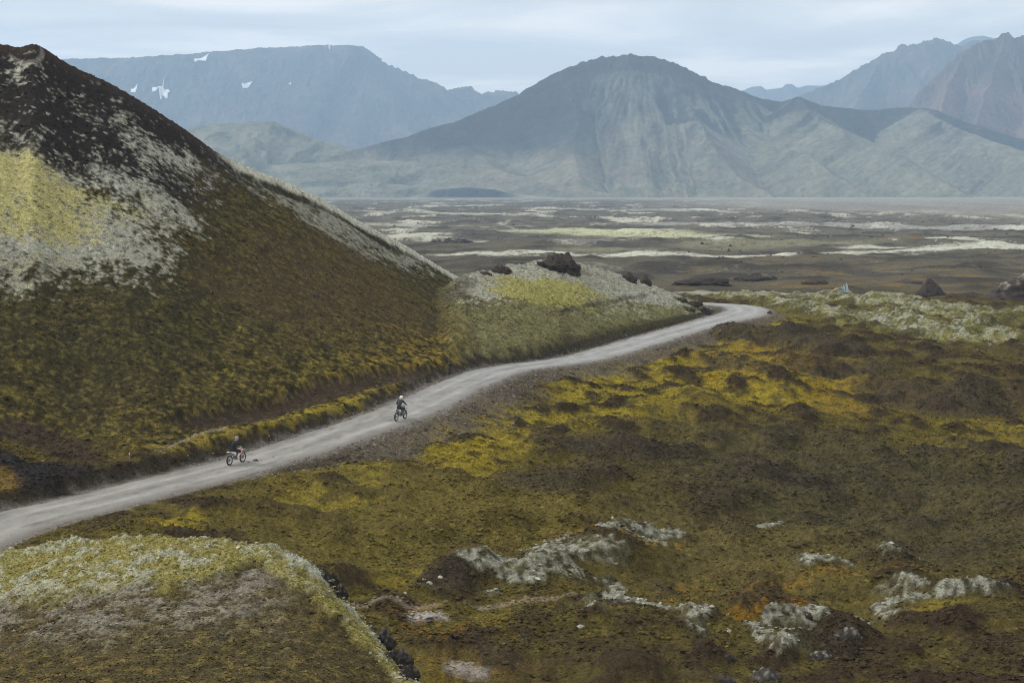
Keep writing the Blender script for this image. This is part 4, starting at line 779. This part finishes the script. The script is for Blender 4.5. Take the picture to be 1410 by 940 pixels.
def plate(bm, outline, y0, y1):
    """a solid cut to a side outline in x-z, from y0 to y1"""
    a = [bm.verts.new((x, y0, z)) for x, z in outline]; b = [bm.verts.new((x, y1, z)) for x, z in outline]
    bm.faces.new(a); bm.faces.new(b[::-1]); n = len(a)
    for i in range(n): bm.faces.new((a[i], b[i], b[(i + 1) % n], a[(i + 1) % n]))
def loft(bm, secs, seg=10):
    """closed rounded body through sections (x, z, half width, half height)"""
    rings = []
    for (x, z, hw, hh) in secs: rings.append([bm.verts.new((x, hw * math.cos(6.2832 * k / seg), z + hh * math.sin(6.2832 * k / seg))) for k in range(seg)])
    for a, b in zip(rings[:-1], rings[1:]):
        for k in range(seg): bm.faces.new((a[k], a[(k + 1) % seg], b[(k + 1) % seg], b[k]))
    bm.faces.new(rings[0][::-1]); bm.faces.new(rings[-1])
def fin(bm, name, mat, parent=None, smooth=True, bevel=0):
    bmesh.ops.recalc_face_normals(bm, faces=bm.faces)
    if bevel: bmesh.ops.bevel(bm, geom=bm.edges[:], offset=bevel, segments=2, affect='EDGES', clamp_overlap=True)
    me = bpy.data.meshes.new(name); bm.to_mesh(me); bm.free()
    for p in me.polygons: p.use_smooth = smooth
    me.materials.append(mat); o = bpy.data.objects.new(name, me); C.objects.link(o)
    if parent: o.parent = parent
    return o
def empty(name, loc, rz=0):
    o = bpy.data.objects.new(name, None); C.objects.link(o); o.location = loc; o.rotation_euler = (0, 0, rz); return o
M_rub = plain_mat('tyre_rubber', (0.022, 0.021, 0.020), 0.8); M_steel = plain_mat('dull_steel', (0.35, 0.35, 0.34), 0.35, metal=0.8); M_dark = plain_mat('dark_frame_paint', (0.03, 0.03, 0.03), 0.5)
M_wht = plain_mat('white_plastic', (0.75, 0.76, 0.76), 0.35, 0.05); M_pink = plain_mat('faded_red_plastic', (0.62, 0.30, 0.34), 0.4); M_seat = plain_mat('seat_vinyl', (0.02, 0.02, 0.02), 0.6); M_gold = plain_mat('gold_anodised', (0.5, 0.38, 0.08), 0.4); M_alu = plain_mat('pale_rim', (0.6, 0.6, 0.58), 0.4, metal=0.3); M_green = plain_mat('green_plastic', (0.16, 0.24, 0.12), 0.45)
def wheel(root, x, r, rimm, seg=28):
    tb_ = bmesh.new(); mr_ = 0.052
    rings = []
    for i in range(seg * 2):
        a = 6.2832 * i / (seg * 2); kn = 0.010 if i % 2 else 0.0
        rings.append([tb_.verts.new((x + math.cos(a) * (r - mr_ + math.cos(b_) * (mr_ + (kn if math.cos(b_) > 0.3 else 0))), math.sin(b_) * mr_, r + math.sin(a) * (r - mr_ + math.cos(b_) * (mr_ + (kn if math.cos(b_) > 0.3 else 0))))) for b_ in [6.2832 * k / 10 for k in range(10)]])
    for i in range(len(rings)):
        A, B = rings[i], rings[(i + 1) % len(rings)]
        for k in range(10): tb_.faces.new((A[k], A[(k + 1) % 10], B[(k + 1) % 10], B[k]))
    wh = fin(tb_, 'wheel', M_rub, root)
    b_ = bmesh.new(); rr = r - 0.105; pts = [(x + rr * math.cos(6.2832 * i / 28), 0, r + rr * math.sin(6.2832 * i / 28)) for i in range(29)]; tube(b_, pts, 0.020, 6, False); fin(b_, 'rim', rimm, wh)
    b_ = bmesh.new(); tube(b_, [(x, -0.07, r), (x, 0.07, r)], 0.038, 10)
    for i in range(18):
        a = 6.2832 * i / 18; s_ = 0.05 if i % 2 else -0.05; tube(b_, [(x + 0.03 * math.cos(a + 0.4), s_, r + 0.03 * math.sin(a + 0.4)), (x + rr * math.cos(a), 0, r + rr * math.sin(a))], 0.004, 4)
    tube(b_, [(x, 0.052, r), (x, 0.058, r)], 0.12, 18); fin(b_, 'spokes', M_steel, wh)
def motorcycle(loc, rz, label, shroud, rimm, forkm):
    t = empty('motorcycle', loc, rz); tag(t, label, 'motorcycle', 'motorcycles ridden up the gravel road')
    wheel(t, -0.74, 0.33, M_alu); wheel(t, 0.74, 0.35, rimm)
    b = bmesh.new(); tube(b, [(0.47, 0, 0.98), (0.38, 0, 0.62), (0.30, 0, 0.38), (0.05, 0.08, 0.32), (-0.22, 0.09, 0.38), (-0.26, 0.07, 0.66), (0.1, 0.05, 0.84), (0.47, 0, 0.93)], 0.022); tube(b, [(0.30, 0, 0.38), (0.05, -0.08, 0.32), (-0.22, -0.09, 0.38), (-0.26, -0.07, 0.66), (0.1, -0.05, 0.84), (0.47, 0, 0.93)], 0.022)
    tube(b, [(-0.24, 0.07, 0.55), (-0.78, 0.06, 0.86)], 0.015); tube(b, [(-0.24, -0.07, 0.55), (-0.78, -0.06, 0.86)], 0.015); fin(b, 'frame', M_dark, t)
    b = bmesh.new()
    for s in (-1, 1): tube(b, [(-0.22, s * 0.09, 0.42), (-0.74, s * 0.085, 0.33)], [0.035, 0.022])
    fin(b, 'swingarm', M_steel, t)
    b = bmesh.new(); box(b, (0.06, 0, 0.42), (0.38, 0.22, 0.22)); box(b, (0.14, 0, 0.60), (0.17, 0.17, 0.24), Matrix.Rotation(-0.2, 3, 'Y')); 
    for k in range(4): box(b, (0.15, 0, 0.53 + 0.045 * k), (0.22, 0.20, 0.012), Matrix.Rotation(-0.2, 3, 'Y'))
    tube(b, [(0.04, -0.12, 0.42), (0.04, -0.15, 0.42)], 0.09, 14); fin(b, 'engine', M_steel, t, False, 0.008)
    b = bmesh.new(); tube(b, [(0.24, -0.03, 0.60), (0.34, -0.08, 0.50), (0.22, -0.13, 0.45), (-0.15, -0.14, 0.56), (-0.35, -0.13, 0.68)], 0.022); tube(b, [(-0.33, -0.13, 0.67), (-0.40, -0.13, 0.70), (-0.72, -0.12, 0.82)], [0.025, 0.045, 0.042], 12); fin(b, 'exhaust', M_steel, t)
    for s in (-1, 1):
        b = bmesh.new(); tube(b, [(0.46, s * 0.10, 1.02), (0.60, s * 0.10, 0.68), (0.74, s * 0.09, 0.35)], [0.026, 0.028, 0.022], 10); plate(b, [(0.575, 0.72), (0.61, 0.72), (0.75, 0.36), (0.71, 0.36)], s * 0.13, s * 0.135); fin(b, 'fork', forkm, t)
    b = bmesh.new(); loft(b, [(0.42, 0.80, 0.05, 0.012), (0.55, 0.84, 0.075, 0.02), (0.74, 0.87, 0.08, 0.02), (0.92, 0.82, 0.07, 0.016), (1.04, 0.75, 0.035, 0.01)]); fin(b, 'front_fender', M_wht, t)
    b = bmesh.new(); loft(b, [(-0.45, 0.78, 0.09, 0.03), (-0.62, 0.84, 0.10, 0.025), (-0.82, 0.90, 0.09, 0.02), (-1.02, 0.90, 0.06, 0.012)]); fin(b, 'rear_fender', M_wht, t)
    b = bmesh.new()
    for s in (-1, 1): plate(b, [(-0.30, 0.84), (-0.14, 0.80), (-0.20, 0.60), (-0.40, 0.62), (-0.62, 0.78), (-0.60, 0.86)], s * 0.085, s * 0.125)
    fin(b, 'side_panel', M_wht, t, False)
    b = bmesh.new()
    for s in (-1, 1): plate(b, [(0.02, 0.90), (0.34, 1.0), (0.52, 0.96), (0.46, 0.72), (0.36, 0.55), (0.26, 0.60), (0.16, 0.78)], s * 0.10, s * 0.15)
    fin(b, 'shroud', shroud, t, False)
    b = bmesh.new(); loft(b, [(-0.05, 0.90, 0.05, 0.04), (0.08, 0.93, 0.11, 0.07), (0.24, 0.95, 0.12, 0.08), (0.38, 0.96, 0.06, 0.05)]); fin(b, 'fuel_tank', shroud, t)
    b = bmesh.new(); loft(b, [(-0.66, 0.90, 0.06, 0.025), (-0.45, 0.91, 0.085, 0.04), (-0.2, 0.91, 0.09, 0.045), (0.08, 0.94, 0.06, 0.04), (0.18, 0.99, 0.04, 0.02)]); fin(b, 'seat', M_seat, t)
    b = bmesh.new(); tube(b, [(0.33, -0.40, 1.12), (0.38, -0.24, 1.14), (0.45, -0.09, 1.05), (0.45, 0.09, 1.05), (0.38, 0.24, 1.14), (0.33, 0.40, 1.12)], 0.012); hb = fin(b, 'handlebar', M_dark, t)
    for s in (-1, 1):
        g = bmesh.new(); tube(g, [(0.345, s * 0.29, 1.126), (0.33, s * 0.405, 1.12)], 0.017); fin(g, 'grip', M_rub, hb)
    b = bmesh.new(); vs = box(b, (0.56, 0, 0.99), (0.03, 0.20, 0.22), Matrix.Rotation(-0.35, 3, 'Y')); fin(b, 'number_plate', M_wht, t, False, 0.01)
    for s in (-1, 1): b = bmesh.new(); box(b, (-0.08, s * 0.18, 0.38), (0.06, 0.12, 0.02)); fin(b, 'footpeg', M_steel, t, False)
    return t

def skinned(name, V, E, Rr, mats, pick, parent, subd=2, roots=(0,)):
    me = bpy.data.meshes.new(name + '_skeleton'); me.from_pydata(V, E, []); o = bpy.data.objects.new(name + '_skeleton', me); C.objects.link(o)
    o.modifiers.new('s', 'SKIN').use_smooth_shade = True; sub = o.modifiers.new('d', 'SUBSURF'); sub.levels = subd; sub.render_levels = subd
    for i, r in enumerate(Rr):
        me.skin_vertices[0].data[i].radius = (r, r) if not isinstance(r, tuple) else r
        me.skin_vertices[0].data[i].use_root = i in roots
    bpy.context.view_layer.update(); dg = bpy.context.evaluated_depsgraph_get(); m2_ = bpy.data.meshes.new_from_object(o.evaluated_get(dg)); bpy.data.objects.remove(o); m2_.name = name
    m2_.materials.clear()
    for m in mats: m2_.materials.append(m)
    for p in m2_.polygons: p.material_index = pick(p.center); p.use_smooth = True
    q = bpy.data.objects.new(name, m2_); C.objects.link(q); q.parent = parent; return q
M_grey = plain_mat('grey_helmet_shell', (0.26, 0.27, 0.25), 0.4); M_blk = plain_mat('black_jacket', (0.018, 0.018, 0.018), 0.85, 0.3, 12); M_navy = plain_mat('dark_blue_grey_jacket', (0.030, 0.038, 0.042), 0.85, 0.3, 12); M_trous = plain_mat('dark_trousers', (0.028, 0.030, 0.034), 0.9, 0.3, 12); M_btw = plain_mat('pale_boots', (0.60, 0.56, 0.58), 0.6); M_btd = plain_mat('grey_boots', (0.10, 0.10, 0.10), 0.6); M_face = plain_mat('skin', (0.45, 0.28, 0.20), 0.6, 0.05); M_glass = plain_mat('goggle_lens', (0.02, 0.02, 0.025), 0.1)
def rider(loc, rz, label, jacket, boots, lean, bagged):
    t = empty('person', loc, rz); tag(t, label, 'person', 'riders going up the gravel road')
    V = [(-0.26, 0, 0.99), (-0.25 + lean * 0.3, 0, 1.16), (-0.19 + lean * 0.7, 0, 1.34), (-0.12 + lean, 0, 1.49), (-0.07 + lean, 0, 1.58), (-0.03 + lean, 0, 1.68), (-0.01 + lean, 0, 1.76)]
    E = [(i, i + 1) for i in range(6)]; Rr = [(0.17, 0.13), (0.155, 0.12), (0.19, 0.125), (0.13, 0.11), 0.055, 0.085, 0.085]
    for s in (-1, 1):
        n0 = len(V); V += [(-0.11 + lean, s * 0.20, 1.47), (0.02 + lean * 0.6, s * 0.37, 1.24), (0.26, s * 0.36, 1.15)]; E += [(3, n0), (n0, n0 + 1), (n0 + 1, n0 + 2)]; Rr += [0.085, 0.058, 0.040]
        n1 = len(V); V += [(-0.20, s * 0.12, 0.95), (0.16, s * 0.24, 0.88), (-0.08, s * 0.20, 0.48), (-0.10, s * 0.20, 0.40), (0.10, s * 0.22, 0.385)]; E += [(0, n1), (n1, n1 + 1), (n1 + 1, n1 + 2), (n1 + 2, n1 + 3), (n1 + 3, n1 + 4)]; Rr += [0.115, 0.085, 0.062, 0.058, 0.045]
    def pick(c):
        if c.z > 1.585 and abs(c.y) < 0.14: return 3
        if c.z < 0.74 and c.x < 0.13 or c.z < 0.5: return 2
        if c.z < 1.02 and abs(c.y) < 0.34: return 1
        return 0
    skinned('body', V, E, Rr, [jacket, M_trous, boots, M_face], pick, t)
    hx, hz = -0.005 + lean, 1.70
    v, f = ICO[3]; v = v.copy(); v[:, 0] = np.where(v[:, 0] > 0, v[:, 0] * 1.18, v[:, 0]); sel = [q for q in f if not (v[q].mean(0)[0] > 0.72 and -0.55 < v[q].mean(0)[2] < 0.35)]
    hv = np.stack([v[:, 0] * 0.142 + hx, v[:, 1] * 0.122 + 0, v[:, 2] * 0.15 + hz], -1); hel = mesh_from('helmet', hv, np.array(sel), M_wht if not bagged else M_grey, t)
    hel.modifiers.new('shell', 'SOLIDIFY').thickness = 0.018
    b = bmesh.new(); loft(b, [(hx + 0.06, hz + 0.11, 0.10, 0.012), (hx + 0.16, hz + 0.12, 0.095, 0.008), (hx + 0.25, hz + 0.10, 0.07, 0.005)]); fin(b, 'peak', M_wht if not bagged else M_dark, hel)
    b = bmesh.new(); loft(b, [(hx + 0.075, hz + 0.02, 0.10, 0.05), (hx + 0.115, hz + 0.02, 0.085, 0.045), (hx + 0.135, hz + 0.02, 0.05, 0.03)]); fin(b, 'goggles', M_glass, hel)
    b = bmesh.new(); tube(b, [(hx - 0.02, -0.118, hz + 0.02), (hx - 0.125, -0.05, hz + 0.02), (hx - 0.125, 0.05, hz + 0.02), (hx - 0.02, 0.118, hz + 0.02)], 0.014, 6); fin(b, 'goggle_strap', M_dark, hel)
    for s in (-1, 1):
        Vh = [(0.25, s * 0.355, 1.15), (0.29, s * 0.352, 1.150), (0.325, s * 0.350, 1.150)]; Eh = [(0, 1), (1, 2)]; Rh = [0.034, (0.032, 0.024), (0.036, 0.022)]; rt = [0]
        for k, ln in enumerate((0.9, 1.0, 0.96, 0.8)):
            yy = s * (0.322 + 0.021 * k); n0 = len(Vh); Vh += [(0.325, yy, 1.152), (0.352, yy, 1.150 - 0.002), (0.366, yy, 1.128), (0.357, yy, 1.128 - 0.024 * ln), (0.340, yy, 1.128 - 0.030 * ln)]; Eh += [(n0 + j, n0 + j + 1) for j in range(4)]; Rh += [0.0105, 0.010, 0.0095, 0.009, 0.008]; rt.append(n0)
        n0 = len(Vh); Vh += [(0.295, s * 0.330, 1.142), (0.312, s * 0.312, 1.122), (0.330, s * 0.308, 1.104)]; Eh += [(n0, n0 + 1), (n0 + 1, n0 + 2)]; Rh += [0.013, 0.0115, 0.010]; rt.append(n0)
        skinned('glove', Vh, Eh, Rh, [M_dark], lambda c: 0, t, 1, rt)
    if bagged:
        b = bmesh.new(); loft(b, [(-0.44 + lean * 0.6, 1.30, 0.10, 0.12), (-0.38 + lean * 0.6, 1.31, 0.14, 0.18), (-0.28 + lean * 0.7, 1.33, 0.15, 0.19)], 12); bg_ = fin(b, 'backpack', M_blk, t)
    return t
def place(px, py):
    """nearest point of the road surface to the ground seen at this pixel, and its heading"""
    best = None
    for i in range(len(RD)):
        for o_ in np.linspace(-2.2, 2.2, 45):
            x, y = RD[i, :2] + nor[i] * o_; z = RD[i, 2] + 0.03; qx = 705 + F * x / y; qy = HZ + F * (HC - z) / y
            e2 = (qx - px) ** 2 + (qy - py) ** 2 * 2
            if best is None or e2 < best[0]: best = (e2, x, y, z, math.atan2(tan[i, 1], tan[i, 0]))
    return best[1:]
for (px, py, shroud, rimm, forkm, jk, bt, lean, bag, l1, l2) in [
    (325, 638, M_pink, M_alu, M_gold, M_blk, M_btw, 0.06, True, 'white dirt bike with faded red shrouds nearer the viewer', 'person in black jacket and dark peaked helmet on the nearer bike'),
    (551, 577, M_green, M_alu, M_dark, M_navy, M_btd, 0.10, False, 'white dirt bike with a green tint further up the road', 'person in dark blue grey jacket and white helmet on the further bike')]:
    x, y, z, a = place(px, py); motorcycle((x, y, z - 0.015), a, l1, shroud, rimm, forkm); rider((x, y, z - 0.015), a, l2, jk, bt, lean, bag)

# marker on the plain, post by the road
x, y, z = at(1164, 402); M_pale = plain_mat('pale_blue_paint', (0.30, 0.38, 0.41), 0.5, 0.08, 4); M_navyp = plain_mat('dark_blue_paint', (0.05, 0.11, 0.19), 0.5, 0.1, 4)
t = empty('marker', (x, y, z - 0.05), 0.25); tag(t, 'small pale blue peaked marker standing alone on the brown plain', 'marker')
for i, (cx, wd_, ht_) in enumerate([(-0.30, 0.42, 1.35), (0.26, 0.48, 1.75)]):
    b = bmesh.new(); a_ = [b.verts.new((cx + q * wd_ / 2, -0.32 + hh * 0.26, hh)) for q, hh in ((-1, 0), (1, 0), (1, ht_ * 0.72), (0.15, ht_), (-0.8, ht_ * 0.74))]; c_ = [b.verts.new(v_.co + Vector((0, 0.06, 0))) for v_ in a_]
    b.faces.new(a_[::-1]); b.faces.new(c_)
    for k in range(5): b.faces.new((a_[k], a_[(k + 1) % 5], c_[(k + 1) % 5], c_[k]))
    fin(b, 'panel', M_pale, t, False)
b = bmesh.new(); plate(b, [(-0.62, 0), (-0.48, 0), (-0.40, 0.85)], -0.30, 0.45); plate(b, [(-0.08, 0), (0.0, 0), (-0.02, 1.2)], -0.1, 0.35); fin(b, 'brace', M_navyp, t, False)
x, y, z = at(178, 637); t = empty('marker_post', (x, y, z - 0.05)); tag(t, 'thin brown marker post with a pale cap beside the road', 'post')
b = bmesh.new(); tube(b, [(0, 0, 0), (0.01, 0, 0.55)], [0.045, 0.035], 8); fin(b, 'post', plain_mat('weathered_wood', (0.16, 0.12, 0.09), 0.9), t)
b = bmesh.new(); tube(b, [(0.01, 0, 0.55), (0.01, 0, 0.70), (0.01, 0, 0.72)], [0.042, 0.040, 0.02], 8); fin(b, 'cap', plain_mat('pale_cap', (0.5, 0.48, 0.42), 0.7), t)

# ------------------------------------------------------------------ the air
bm = bmesh.new(); bmesh.ops.create_cube(bm, size=1); me = bpy.data.meshes.new('haze'); bm.to_mesh(me); bm.free()
hz = bpy.data.objects.new('haze', me); C.objects.link(hz); hz.scale = (12200, 12200, 1010); hz.location = (0, 5500, 1010 / 2 - 9)
hm = bpy.data.materials.new('haze'); hm.use_nodes = True; t = hm.node_tree; t.nodes.clear(); o_ = N(t, 'ShaderNodeOutputMaterial'); pv = N(t, 'ShaderNodeVolumePrincipled')
pv.inputs['Density'].default_value = 1.15e-4; pv.inputs['Color'].default_value = (0.50, 0.73, 1.0, 1); pv.inputs['Anisotropy'].default_value = 0.15
t.links.new(pv.outputs[0], o_.inputs['Volume']); me.materials.append(hm); tag(hz, 'pale blue haze filling the air over the whole valley', 'haze', kind='stuff')
